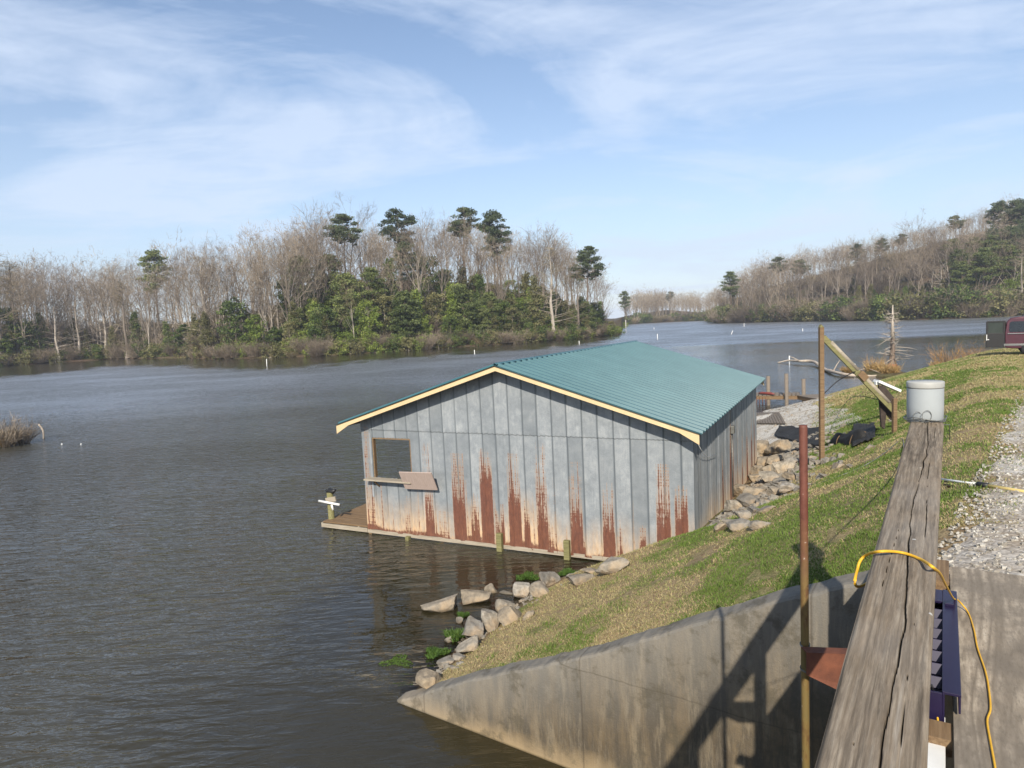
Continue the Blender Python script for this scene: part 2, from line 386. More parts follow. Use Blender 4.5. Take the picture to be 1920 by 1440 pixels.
def bank():
    S = np.concatenate([np.arange(-.15, 14, .12), np.arange(14, 45, .35), np.arange(45, 112, 1.5)])
    Nn = np.concatenate([np.arange(-40, -10, 2.5), np.arange(-10, -1, .5), np.arange(-1, 9, .12), np.arange(9, 16, .5)])
    s, n = np.meshgrid(S, Nn, indexing='ij'); z = tz_sn(s, n); x, y = xy_of(s, n)
    F = grid_faces(len(S), len(Nn)); cs = s.ravel()[F].min(1); cn = n.ravel()[F].max(1)
    keep = ~((cs < 1.22) & (cn > .42)); F = F[keep]
    # bare soil close to the water line
    ns = np.interp(s, NS_S, NS_N); mud = np.clip(1-(z-.02)/.30+(fbm(np.stack([s.ravel()*2, n.ravel()*2], 1), 9).reshape(z.shape)-.45)*1.6, 0, 1)
    o = np_mesh('grass_bank', np.stack([x, y, z], -1).reshape(-1, 3), F, MAT['bank'], {'green': green_sn(s, n).ravel(), 'mud': mud.ravel()}, True)
    tag(o, kind='structure')
bank()
# gravel road on the crest
ROADS = [0, .6, 1.2, 2.5, 4, 8, 12, 20, 40]; ROADN = [.08, .04, -.02, -.10, -.25, -.5, -.8, -1.3, -2.8]
def road():
    S = np.concatenate([np.arange(-.12, 8, .12), np.arange(8, 46, .6)]); U = np.linspace(0, 1, 60)
    V = []
    for s in S:
        l = lerp(s, ROADS+[110], ROADN+[-3.2])+.28*(mnoise.noise((s*.9, 0, 3)))+.12*mnoise.noise((s*4, 1, 3))
        r = -8.0
        for u in U:
            n = l+(r-l)*u; x, y = xy_of(s, n); V.append((x, y, n, s))
    V = np.array(V); z = tz_sn(V[:, 3], V[:, 2])+.012-.02*(np.tile(U, len(S)) == 0)
    o = np_mesh('gravel_road', np.stack([V[:, 0], V[:, 1], z], 1), grid_faces(len(S), len(U)), MAT['gravel'], None, True); tag(o, kind='structure')
road()
def in_poly(x, y, poly):
    c = False; n = len(poly)
    for i in range(n):
        x1, y1 = poly[i][:2]; x2, y2 = poly[(i+1) % n][:2]
        if (y1 > y) != (y2 > y) and x < (x2-x1)*(y-y1)/(y2-y1)+x1: c = not c
    return c
def beach():
    S = np.arange(17, 34, .2); U = np.linspace(0, 1, 30); V = []
    for s in S:
        ns = lerp(s, NS_S, NS_N); e = min(1, (s-17)/2, (34-s)/3); e = max(e, .02)
        l = ns-3.6*e+.5*mnoise.noise((s*.8, 2, 0)); r = ns+.7
        for u in U:
            n = l+(r-l)*u; x, y = xy_of(s, n); V.append((x, y, n, s, u))
    V = np.array(V); z = tz_sn(V[:, 3], V[:, 2])+.015-.03*(V[:, 4] == 0)
    o = np_mesh('gravel_beach', np.stack([V[:, 0], V[:, 1], z], 1), grid_faces(len(S), len(U)), MAT['beach'], None, True); tag(o, kind='structure')
beach()

# ------------------------------------------------------------------ far land in polar form round the lake
SH = []
for (px, py) in [(-200,700),(0,687),(200,674),(345,671),(400,674),(600,668),(800,655),(1000,642),(1100,634),(1165,627)]:
    p = at(px, py, 0); SH.append((math.atan2(p[0], p[1]), math.hypot(p[0], p[1])))
p = at(1171, 606, 0); SH.append((math.atan2(p[0], p[1]), 430))
for (px, r) in [(1200,470),(1260,480),(1320,470),(1332,400),(1345,330),(1480,300),(1600,262),(1700,245),(1800,240),(1920,250),(2200,260)]:
    p = at(px, 640, 0); SH.append((math.atan2(p[0], p[1]), r))
SA = [a for a, r in SH]; SR = [r for a, r in SH]
def pxaz(px): d = ray(px, 608.4-.0469*(px-960)); return math.atan2(d[0], d[1])
HP = [(-200,11),(0,11),(200,9),(300,9.5),(450,11),(560,15),(650,19),(750,20),(870,19),(950,16),(1050,12),(1110,6),(1150,2),(1171,5),(1250,9),(1320,5),(1360,11),(1450,19),(1600,25),(1700,29),(1800,33),(1920,37),(2200,40)]
HA = [pxaz(a) for a, b in HP]; HH = [b for a, b in HP]
def rs_of(az): return np.interp(az, SA, SR)
def land_z(az, r):
    rs = rs_of(az); H = np.interp(az, HA, HH); d = r-rs; w = np.interp(az, [pxaz(1165), pxaz(1200), pxaz(1360)], [70, 110, 120])
    t = np.clip(d/w, 0, 1); z = .35+H*(t*t*(3-2*t))
    return np.where(d < 0, np.maximum(d*.3, -1.5), np.minimum(z, d*.45))
def far_land():
    A = np.concatenate([np.arange(-1.15, SA[9], .008), np.linspace(SA[9], SA[10], 5)[:-1], np.arange(SA[10], 1.15, .008)])
    D = np.array([-14, -3, -1, 0, 1, 2.5, 5, 9, 15, 23, 33, 45, 60, 80, 105, 140, 200, 300, 500, 900.])
    a, d = np.meshgrid(A, D, indexing='ij'); r = rs_of(a)+d*(1 if True else 1)
    jit = (vnoise(np.stack([a.ravel()*60, d.ravel()*0], 1), 4).reshape(a.shape)-.5)*3
    r = r+jit*(d > -13)
    z = land_z(a, r-jit); z = np.where(d > -13, z, -2)
    o = np_mesh('wooded_hills', np.stack([r*np.sin(a), r*np.cos(a), z], -1).reshape(-1, 3), grid_faces(len(A), len(D)), MAT['floor'], None, True); tag(o, kind='structure')
far_land()
def big_ground():
    b = MB(); q = 3000; b.add([(-q,-q,-2.2),(q,-q,-2.2),(q,q,-2.2),(-q,q,-2.2)], [(0,1,2,3)])
    tag(b.build('lake_bed', MAT['floor']), kind='structure')
big_ground()

# ------------------------------------------------------------------ shed frame
SX, SY, SYAW, SW, SL = 3.515, 13.238, 1.1073, 8.2228, 10.012
ZB, ZE, ZR, OG, OE, ZSEAM, OB = .12, 2.987, 4.272, .44, .263, 2.69, .494
SU = np.array([math.cos(SYAW), math.sin(SYAW), 0]); SV = np.array([-math.sin(SYAW), math.cos(SYAW), 0])
# local frame of the shed: x along the front wall from its left corner to the right, y away from the viewer, z up
SO = np.array([SX, SY, 0])+SV*SW
def shed_px(px, py):
    """pixel -> (a, z) on the front wall plane"""
    d = ray(px, py); nrm = SU; t = ((SO-CP)@nrm)/(d@nrm); p = d*t+CP; return float((p-SO)@(-SV)), float(p[2])

# water surface, polar grid
def water_sheet():
    A = np.linspace(-1.5, 1.25, 500); Rr = np.concatenate([[.5], np.geomspace(3, 60, 150), np.geomspace(62, 1000, 60)])
    a, r = np.meshgrid(A, Rr, indexing='ij'); x = r*np.sin(a); y = r*np.cos(a)
    s, n = sn_of(x, y); z = tz_sn(s, n); inn = (s > 1.3) & (n < 15.9)
    dep = np.where(inn, -z, 2.)
    sh = np.clip(1-dep/.42, 0, 1)*.85; sh = np.where((s < 1.2), 0, sh)
    # sheltered water: beside the wing wall, below the boathouse and in the cove
    def blob(cx, cy, rx, ry, rot=0):
        c, q = math.cos(rot), math.sin(rot); X = (x-cx)*c+(y-cy)*q; Y = -(x-cx)*q+(y-cy)*c
        return np.clip(1.5-np.sqrt((X/rx)**2+(Y/ry)**2)*1.0, 0, 1)
    wob = (fbm(np.stack([x.ravel()*.35, y.ravel()*.35], 1), 31).reshape(x.shape)-.45)
    calm = blob(-.5, 12.2, 3.6, 2.6, .3); calm = np.maximum(calm, blob(-.6, 7.2, 4.5, 1.6, -.5)*.95)
    calm = np.clip(calm+wob*.9*(calm > 0), 0, 1)*.86
    # cove on the right: boundary is the wind line
    px_cove = np.clip((108-y*.9-x*.15)/6, 0, 1)*np.clip((x-9-.12*y+wob*3)/5, 0, 1)*(y > 30)
    px_cove = px_cove*.80
    azw = np.arctan2(x, y); dsh = rs_of(azw)-r; far_l = np.clip((np.interp(azw, [pxaz(0), pxaz(300), pxaz(700), pxaz(1150)], [85, 62, 40, 50])+wob*30-dsh)/14, 0, 1)*(azw < pxaz(1165))*(x < 40)*.8
    calm = np.maximum(np.maximum(calm, px_cove), far_l)
    o = np_mesh('water', np.stack([x, y, x*0], -1).reshape(-1, 3), grid_faces(len(A), len(Rr)), MAT['water'], {'calm': calm.ravel(), 'shallow': sh.ravel(), 'far': np.clip((r-12)/60, 0, 1).ravel()}, True)
    tag(o, kind='structure')
water_sheet()

# ------------------------------------------------------------------ boathouse
RUSTC = [  # px centre, half width px, top y of streaks, y where solid begins
 (692,7,800,985),(765,6,930,1010),(802,8,830,965),(833,9,955,1010),(858,11,850,935),(890,8,925,985),(909,11,840,895),(937,8,945,990),(962,11,850,935),
 (987,6,935,990),(1014,10,830,965),(1035,5,985,1030),(1079,11,865,975),(1095,4,1000,1030),(1140,11,905,985),(1162,6,975,1040),(1205,7,985,1020),(1243,13,870,975),(1277,12,910,965)]
CR_ = []
for (px, hw, yt, ys) in RUSTC:
    a0, zt = shed_px(px, yt); a1, zs_ = shed_px(px, ys); al, _ = shed_px(px-hw, ys); ar, _ = shed_px(px+hw, ys); CR_.append(((a0+a1)/2, (ar-al)/2, zt, zs_))
for k_ in range(26):
    CR_.append((rnd.uniform(.2, SW-.3), rnd.uniform(.012, .035), ZB+rnd.uniform(.5, 1.9), ZB+rnd.uniform(.05, .5)))
def rust_field(A, Z, cols, seed=1):
    ru = np.zeros_like(A)
    for i, (ac, hw, zt, zs_) in enumerate(cols):
        w = np.clip((hw*1.15-np.abs(A-ac))/.03, 0, 1)
        P = np.stack([A.ravel()*22+i*9, Z.ravel()*2.2], 1); nz = (fbm(P, seed+i, 4).reshape(A.shape)-.47)
        hgt = np.clip((zt-Z)/max(.1, zt-zs_), 0, 1.35)
        col = vnoise(np.stack([A.ravel()*26, A.ravel()*0+i], 1), 50+i).reshape(A.shape)
        rows = vnoise(np.stack([Z.ravel()*22, Z.ravel()*0+i], 1), 80+i).reshape(A.shape)
        drip = fbm(np.stack([A.ravel()*55+i*3, Z.ravel()*1.1], 1), 9+i, 3).reshape(A.shape)-.45; strip = np.where(hgt < 1.15, .26*np.sin(A*2*math.pi/.05)+.16*np.sin(Z*2*math.pi/.062)*(rows > .4)+(rows-.5)*.25+drip*1.5-.04, drip*.5)
        v = w*np.clip(hgt*.66+nz*.8+strip*(1.0-hgt*.55), 0, 1)*(hgt > 0)
        # fade where siding ends above the bottom
        ru = np.maximum(ru, v)
    return ru
def wall_mesh(name, length, top_fn, mat, parent, M, hole=None, cols=(), pitch=.347, step=.0165, dirt=(.95, .2), zmin_fn=None, crimp=.012, seam=None, stripes=0, seed=1):
    """wall in its own frame: x along, y=0 face (outward -y), z up"""
    nx = int(length/step)+1; X = np.linspace(0, length, nx); T = np.linspace(0, 1, 150)
    x, t = np.meshgrid(X, T, indexing='ij'); tp = np.array([top_fn(q) for q in X])[:, None]
    zb_ = np.array([zmin_fn(q) if zmin_fn else ZB for q in X])[:, None]; z = zb_+(tp-zb_)*t
    ph = (x/pitch) % 1.0; dd = np.minimum(ph, 1-ph)*pitch
    y = -crimp*np.exp(-((dd-.012)/.007)**2)+.004*np.sin(x*3.1+z*1.3)
    if stripes: y = y-stripes*np.abs(np.sin(x/pitch*math.pi*4))
    if seam: y = y-np.where(z > seam, .014, 0)
    y = y-.01*np.exp(-((z-zb_)/.1)**2)*np.sin(x*14)
    ru = rust_field(x, z, cols, seed) if len(cols) else np.zeros_like(x)
    P = np.stack([x.ravel()*1.6, z.ravel()*.5], 1)
    nz = fbm(P, 7+seed, 4).reshape(x.shape)
    di = np.clip((dirt[0]-(z-ZB)+(nz-.45)*1.1)/max(.05, dirt[0]), 0, 1)**1.2
    # rust lip on the bottom edge
    ru = np.maximum(ru, np.clip(1-(z-zb_)/.16+(nz-.45)*1.5, 0, .62))
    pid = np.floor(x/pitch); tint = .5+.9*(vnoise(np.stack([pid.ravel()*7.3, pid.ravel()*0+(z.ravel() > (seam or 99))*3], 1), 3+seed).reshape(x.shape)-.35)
    tint = tint+1.3*np.exp(-((dd-.004)/.012)**2)  # crimp shadow painted into the tone along each seam
    V = np.stack([x, y, z], -1).reshape(-1, 3); F = grid_faces(len(X), len(T))
    if hole:
        cx = V[F][:, :, 0].mean(1); cz = V[F][:, :, 2].mean(1)
        F = F[~((cx > hole[0]) & (cx < hole[1]) & (cz > hole[2]) & (cz < hole[3]))]
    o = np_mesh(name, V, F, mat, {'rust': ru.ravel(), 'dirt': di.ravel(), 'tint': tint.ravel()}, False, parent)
    sm = o.modifiers.new('t', 'SOLIDIFY'); sm.thickness = .004; sm.offset = -1
    o.location, o.rotation_euler = M
    return o
shed = empty('boathouse', SO, SYAW-math.pi/2)
tag(shed, 'weathered galvanised metal boathouse with teal ribbed roof and rust streaks, standing at the bank', 'boathouse')
slope = (ZR-ZE)/(SW/2)
def gable(x): return ZR-.05-abs(x-SW/2)*slope
wl, wz1 = shed_px(697, 820); wr, _ = shed_px(769, 820); _, wz0 = shed_px(735, 897)
def zlow(x):
    v = ZB+.10*mnoise.noise((x*1.7, 0, 0))*.35
    if x > 4.6: v -= .045+.03*mnoise.noise((x*3.1, 3, 0))
    return v
def zlow_f(x): return zlow(x)
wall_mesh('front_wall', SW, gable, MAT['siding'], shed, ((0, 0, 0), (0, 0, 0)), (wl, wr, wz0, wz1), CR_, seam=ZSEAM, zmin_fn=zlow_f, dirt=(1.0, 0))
# side wall: its x runs away from the viewer
side_cols = [(x0, hw, zt, zs) for x0, hw, zt, zs in [(2.2,.05,1.3,.6),(3.3,.09,2.3,1.2),(3.6,.06,1.9,.9),(4.5,.10,2.8,1.5),(4.9,.08,2.4,1.3),(5.7,.07,2.3,1.),(6.6,.06,1.8,.8),(7.6,.12,1.9,.9),(8.7,.1,2.0,1.1),(9.3,.07,2.4,1.4)]]
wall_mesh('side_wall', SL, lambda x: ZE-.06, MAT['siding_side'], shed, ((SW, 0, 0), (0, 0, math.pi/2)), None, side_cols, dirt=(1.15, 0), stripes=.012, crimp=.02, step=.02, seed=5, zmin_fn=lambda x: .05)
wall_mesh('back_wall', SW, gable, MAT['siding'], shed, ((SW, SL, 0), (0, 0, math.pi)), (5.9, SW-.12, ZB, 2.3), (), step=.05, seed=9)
# timber frame inside the open lake side
def frame():
    b = MB()
    for y in (.06, 3.2, 6.3, SL-.06): b.box((.06, y, (ZE-.4)/2+.0), (.09, .09, ZE+.2))
    for y in (.06, SL-.06): b.box((SW-.09, y, (ZE-.4)/2+.3), (.09, .09, ZE-.3))
    b.box((.06, SL/2, ZE-.15), (.09, SL-.3, .16)); b.box((SW-.1, SL/2, ZE-.16), (.07, SL-.3, .12))
    for y in np.arange(.9, SL, 1.2): b.beam((.1, y, ZE-.1), (SW/2, y, ZR-.14), .04, .12); b.beam((SW-.15, y, ZE-.1), (SW/2, y, ZR-.14), .04, .12)
    b.build('timber_frame', MAT['brown_wood'], shed)
frame()
# roof: ribbed sheets on both slopes
def roof():
    rt = .006
    for side, nm in ((0, 'roof_slope'), (1, 'roof_slope')):
        per = .305; off = [0, .10, .128, .168, .196]; hh = [0, 0, .050, .050, 0]; OG_ = OG+.035; Y = []; Hr = []
        for k in range(int((SL+OB+OG_)/per)+1):
            for o_, h_ in zip(off, hh):
                if -OG_+k*per+o_ <= SL+OB: Y.append(-OG_+k*per+o_); Hr.append(h_)
        Y = np.array(Y); Hr = np.array(Hr); run = SW/2+(OE if side else OE+.15); X = np.linspace(0, run, 3)
        y, x = np.meshgrid(Y, X, indexing='ij'); rib = np.repeat(Hr[:, None], len(X), 1)
        z = ZR-x*slope+rib+rt
        xx = SW/2+x*(1 if side else -1); dk = np.repeat(np.array([1. if (k % 5) in (4, 0) else 0. for k in range(len(Y))])[:, None], len(X), 1)  # painted shade: strip just behind each rib
        V = np.stack([xx, y, z], -1).reshape(-1, 3); F = grid_faces(len(Y), len(X))
        if side: F = F[:, ::-1]
        o = np_mesh('roof', V, F, MAT['roof'], {'rib_shade': dk.ravel()}, False, shed)
        q = o.modifiers.new('t', 'SOLIDIFY'); q.thickness = .006; q.offset = 0
    b = MB()
    b.prism([(SW/2-.05, -OG-.01, ZR+.03), (SW/2, -OG-.01, ZR+.062), (SW/2+.05, -OG-.01, ZR+.03), (SW/2+.05, -OG-.01, ZR+.024), (SW/2, -OG-.01, ZR+.055), (SW/2-.05, -OG-.01, ZR+.024)], (0, SL+OG+OB+.02, 0))
    rc = b.build('ridge_cap', MAT['roof'], shed)
    # fascia boards with the widened tails
    for sgn, oe in ((-1, OE+.15), (1, OE)):
        b = MB(); cx = SW/2; ex = SW/2+oe-(.06 if sgn > 0 else 0)
        def P(d, dz): return (cx+sgn*d, -OG+.012, ZR-d*slope+dz)
        poly = [P(0, .0), P(ex, .0), P(ex, -.22), P(ex-.38, -.115), P(0, -.115)]
        if sgn < 0: poly = poly[::-1]
        b.prism(poly, (0, .035, 0)); b.build('fascia_board', MAT['fascia'], shed)
        # rear fascia
        b = MB(); poly = [(p[0], SL+OB-.05, p[2]) for p in poly]; b.prism(poly, (0, .035, 0)); b.build('fascia_board', MAT['fascia'], shed)
        # soffit lookouts / eave board
        b = MB(); e = cx+sgn*(ex-.10); b.box((e, SL/2, ZR-(ex-.10)*slope-.06), (.025, SL+OG+OB-.12, .08)); b.build('eave_board', MAT['brown_wood'], shed)
        b = MB()
        for y in (-.2, SL*.33, SL*.66, SL+.2): pass
        # gable soffit deck
        q0 = (cx, -OG+.05, ZR-.04); 
        b.prism([(cx, -OG+.05, ZR-.02), (cx+sgn*ex, -OG+.05, ZR-ex*slope-.02), (cx+sgn*ex, -OG+.05, ZR-ex*slope-.004), (cx, -OG+.05, ZR-.004)][::sgn], (0, SL+OG+OB-.1, 0))
        b.build('roof_decking', MAT['brown_wood'], shed)
roof()
# window frame, shelf and board
def window():
    b = MB(); w = .035
    b.box((wl+w/2, .05, (wz0+wz1)/2), (w, .09, wz1-wz0)); b.box((wr-w/2, .05, (wz0+wz1)/2), (w, .09, wz1-wz0))
    b.box(((wl+wr)/2, .05, wz1-w/2), (wr-wl-2*w-.004, .09, w))
    f = b.build('window_frame', MAT['brown_wood'], shed)
    b = MB(); b.box((wl-.05, -.012, (wz0+wz1)/2-.2), (.06, .014, wz1-wz0+.6)); b.build('window_trim', MAT['siding'], f)
    b = MB(); b.box(((wl+wr)/2-.02, -.12, wz0-.02), (wr-wl+.25, .26, .04))
    b.build('window_shelf', MAT['pale_wood'], shed, .004)
    for q in (wl+.15, wr-.1): b = MB(); b.beam((q, -.2, wz0-.05), (q, -.02, wz0-.22), .03, .03); b.build('shelf_bracket', MAT['brown_wood'], shed)
    a0, z0 = shed_px(762, 909); a1, z1 = shed_px(820, 880)
    b = MB(); m = Matrix.Rotation(R_(-2), 3, 'Y') @ Matrix.Rotation(R_(24), 3, 'X')
    b.box(((a0+a1)/2+.06, -.24, (z0+z1)/2-.03), (a1-a0-.0, .03, .50), M=m)
    b.beam((a0+.12, -.02, z0-.08), (a0+.5, -.14, z0-.03), .03, .03)
    o = b.build('shutter_board', MAT['pink_board'], shed, .003); o['label'] = 'pinkish plywood flap propped on the end of the window shelf'
window()
# sill beam, pilings and porch deck
def sill():
    b = MB(); b.box((2.7, .045, ZB-.04), (7.6, .1, .09)); b.build('sill_beam', MAT['pale_wood'], shed)
    b = MB(); b.box((SW-.04, SL/2, .04), (.08, SL, .3)); b.build('sill_beam', MAT['grey_wood'], shed)
    for (px, ytop, ybot, w) in [(768, 1004, 1011, .10), (939, 998, 1031, .13), (1065, 1011, 1047, .13), (1223, 1029, 1062, .16)]:
        a, zt = shed_px(px, ytop); b = MB(); b.box((a, -.08, (zt-1.2)/2), (w, .1, zt+1.2)); b.build('piling', MAT['green_wood'], shed, .006)
    # floor strip inside
    b = MB()
    for k in range(14): b.box((4.9+k*.2, SL/2, .17), (.19, SL-.3, .035))
    b.build('inner_floor', MAT['brown_wood'], shed)
    al, _ = shed_px(604, 985)
    b = MB(); wd = -al; zt = ZB+.05
    k = 0; xx = 0
    n = 26; L = 3.4
    for k in range(n):
        y = .03+k*L/n; b.box((-wd/2-.005, y+L/n/2, zt+.003*rnd.uniform(-1, 1)), (wd-.02+.02*rnd.uniform(-1, 1), L/n-.012, .035), tint=rnd.random())
    d = b.build('porch_deck', MAT['brown_wood'], shed); d['label'] = 'brown plank deck on the lake side of the boathouse'
    b = MB(); b.box((-wd/2, -.0, zt-.075), (wd+.0, .045, .10)); b.box((-wd-.0, L/2, zt-.075), (.045, L, .13)); b.box((-.3, L/2, zt-.075), (.045, L, .13))
    b.build('deck_joist', MAT['pale_wood'], shed)
    for y in (1.8, L-.1):
        b = MB(); b.tube([(-wd+.02, y, -1.5), (-wd+.02, y, zt-.02)], .06, 10); b.build('piling', MAT['green_wood'], shed)
    return wd
WD = sill()
# meter box and cable on the side wall
b = MB(); b.box((SW+.07, 4.55, 2.18), (.09, .16, .2)); b.build('meter_box', MAT['wire'], shed, .01)
b = MB(); b.tube([(SW+.045, 4.55, 2.08), (SW+.05, 4.55, 1.2), (SW+.05, 4.6, .4)], .014, 6); b.build('conduit', MAT['wire'], shed)
b = MB(); b.tube([(SW+.16, -OG+.1, ZE-.28), (SW+.1, .45, ZE-.62), (SW+.06, 1.2, ZE-.85), (SW+.05, 2.2, ZE-1.)], .006, 5); b.build('drop_cable', MAT['white'], shed)
# post at the deck corner with fittings
def corner_post():
    p = SO+(-SV)*(-WD+.07)+SU*.30; p = np.array([p[0], p[1], 0]); 
    t = empty('deck_post', (p[0], p[1], 0), SYAW-math.pi/2)
    tag(t, 'short round mossy post at the corner of the boathouse deck', 'post')
    b = MB(); b.tube([(0, 0, -1.5), (0, 0, .90)], .085, 12); b.build('post', MAT['green_wood'], t)
    b = MB(); b.tube([(-.07, 0, .90), (.0, .01, .95), (.12, 0, .93), (.2, 0, .98)], [.06, .075, .06, .03], 8); b.tube([(-.09, 0, .91), (-.13, 0, .96)], .03, 6)
    b.build('rope_coil', MAT['black'], t)
    b = MB(); b.box((.12, -.11, .74), (.34, .03, .13), M=Matrix.Rotation(R_(-12), 3, 'Y')); b.build('crosspiece', MAT['pale_wood'], t)
    b = MB(); b.tube([(-.25, -.16, .69), (.45, -.16, .64)], .032, 10); b.tube([(.18, -.16, .62), (.22, -.16, .48)], .03, 8)
    b.build('rod_holder', MAT['white'], t)
corner_post()

# ------------------------------------------------------------------ wing wall and abutment
WP = [(7.4,-.75),(6.9,-.22),(6.5,.03),(5.2,.69),(4.36,1.05),(3.41,1.47),(2.84,1.77),(2.25,2.08),(1.88,2.27),(1.37,2.52),(.96,2.71),(.75,2.8),(.35,3.05),(.12,3.2)]
def wing_wall():
    th = .30; V = []; top = []
    N = np.linspace(.12, 7.4, 130); xs = [q[0] for q in WP][::-1]; zs = [q[1] for q in WP][::-1]
    Z = np.interp(N, xs, zs); Z += np.array([.03*mnoise.noise((n*2.5, 0, 0))+.02*mnoise.noise((n*9, 4, 0))-.03*max(0, mnoise.noise((n*5, 9, 0))-.35) for n in N])
    rows = [(1.1, 'b', -1.6), (1.1, 'f', .0), (1.1, 'f', .35), (1.1, 'f', .7), (1.1, 't', -.035), (1.125, 't', -.01), (1.16, 't', 0), (1.36, 't', .012), (1.4, 't', -.03), (1.4, 'b', -1.6)]
    for n, zt in zip(N, Z):
        for (s, k, v) in rows:
            if k == 'b': z = v
            elif k == 'f': z = -1.6+(zt-.05+1.6)*v
            else: z = zt+v
            x, y = xy_of(s, n); V.append((x, y, z)); top.append(1. if (k == 't') else 0.)
    F = grid_faces(len(N), len(rows))
    o = np_mesh('wing_wall', V, F, MAT['concrete'], {'top': top}, False)
    tag(o, 'stained grey concrete wing wall sloping down into the water', 'retaining wall')
wing_wall()
def abutment():
    b = MB(); c = xy_of(.47, .26)
    b.box((c[0], c[1], .9), (1.24, .3, 4.75), rz=math.atan2(DD[1], DD[0])); o = b.build('abutment_wall', MAT['concrete'])
    tag(o, 'concrete abutment below the walkway end, meeting the sloping wing wall', 'abutment')
    b = MB(); c = xy_of(-.19, -6); b.box((c[0], c[1], .75), (.3, 12.2, 4.9), rz=math.atan2(DD[1], DD[0])); o = b.build('abutment_headwall', MAT['concrete'])
    tag(o, 'concrete headwall holding the gravel road behind the walkway', 'abutment')
abutment()

# ------------------------------------------------------------------ walkway: rail, posts, plywood
RD = np.array([.5375, .8433, 0]); RN = np.array([.8433, -.5375, 0]); RO = np.array([.425, .975, 0]); RANG = math.atan2(RD[1], RD[0])
def rp(s, n, z): p = RO+RD*s+RN*n; return (float(p[0]), float(p[1]), z)
RT = 4.487; RW = .150
def railmat():
    t = NT('weathered_rail_board'); v = t.co(); cr = t.attr('crack'); gr = t.attr('tint')
    n = t.noise(2.2, 8, .7, t.co(scale=(1.5, 40, 8)), .3); n2 = t.noise(3.2, 5, .6, t.co(scale=(1, 2.4, 1))); fine = t.noise(70, 5, .7, t.co(scale=(.12, 1, 1)))
    c = t.ramp(n, [(.3, (.105,.080,.055)), (.5, (.225,.180,.130)), (.72, (.37,.315,.24))])
    c = t.mix(t.ramp(fine, [(.42, .45), (.58, 0.)]), c, (.10,.082,.062))
    c = t.mix(t.ramp(n2, [(.5, 0.), (.68, .4)]), c, (.25,.185,.115))
    c = t.mix(t.ramp(t.noise(1.4, 3, .5), [(.5, 0.), (.7, .3)]), c, (.36,.35,.33))
    st2 = t.noise(1.3, 6, .75, t.co(scale=(.7, 22, 3)), .6); c = t.mix(t.ramp(st2, [(.36, .75), (.46, 0.)]), c, (.055,.043,.03)); c = t.mix(t.ramp(st2, [(.58, 0.), (.68, .5)]), c, (.40,.365,.31))
    kn = t.vor(1.0, t.co(scale=(2.1, 9, 1)), 'Distance'); c = t.mix(t.ramp(kn, [(.05, .85), (.13, 0.)]), c, (.06,.042,.028))
    sp = t.ramp(t.vor(7, t.co(), 'Distance'), [(.035, 1.), (.05, 0.)]); c = t.mix(t.math('MULTIPLY', sp, .7), c, (.55,.55,.52))
    c = t.mix(cr, c, (.018,.014,.01))
    return t.done(t.principled(c, .88, 0, t.bump(t.math('ADD', n, fine), .45, .004), .2))
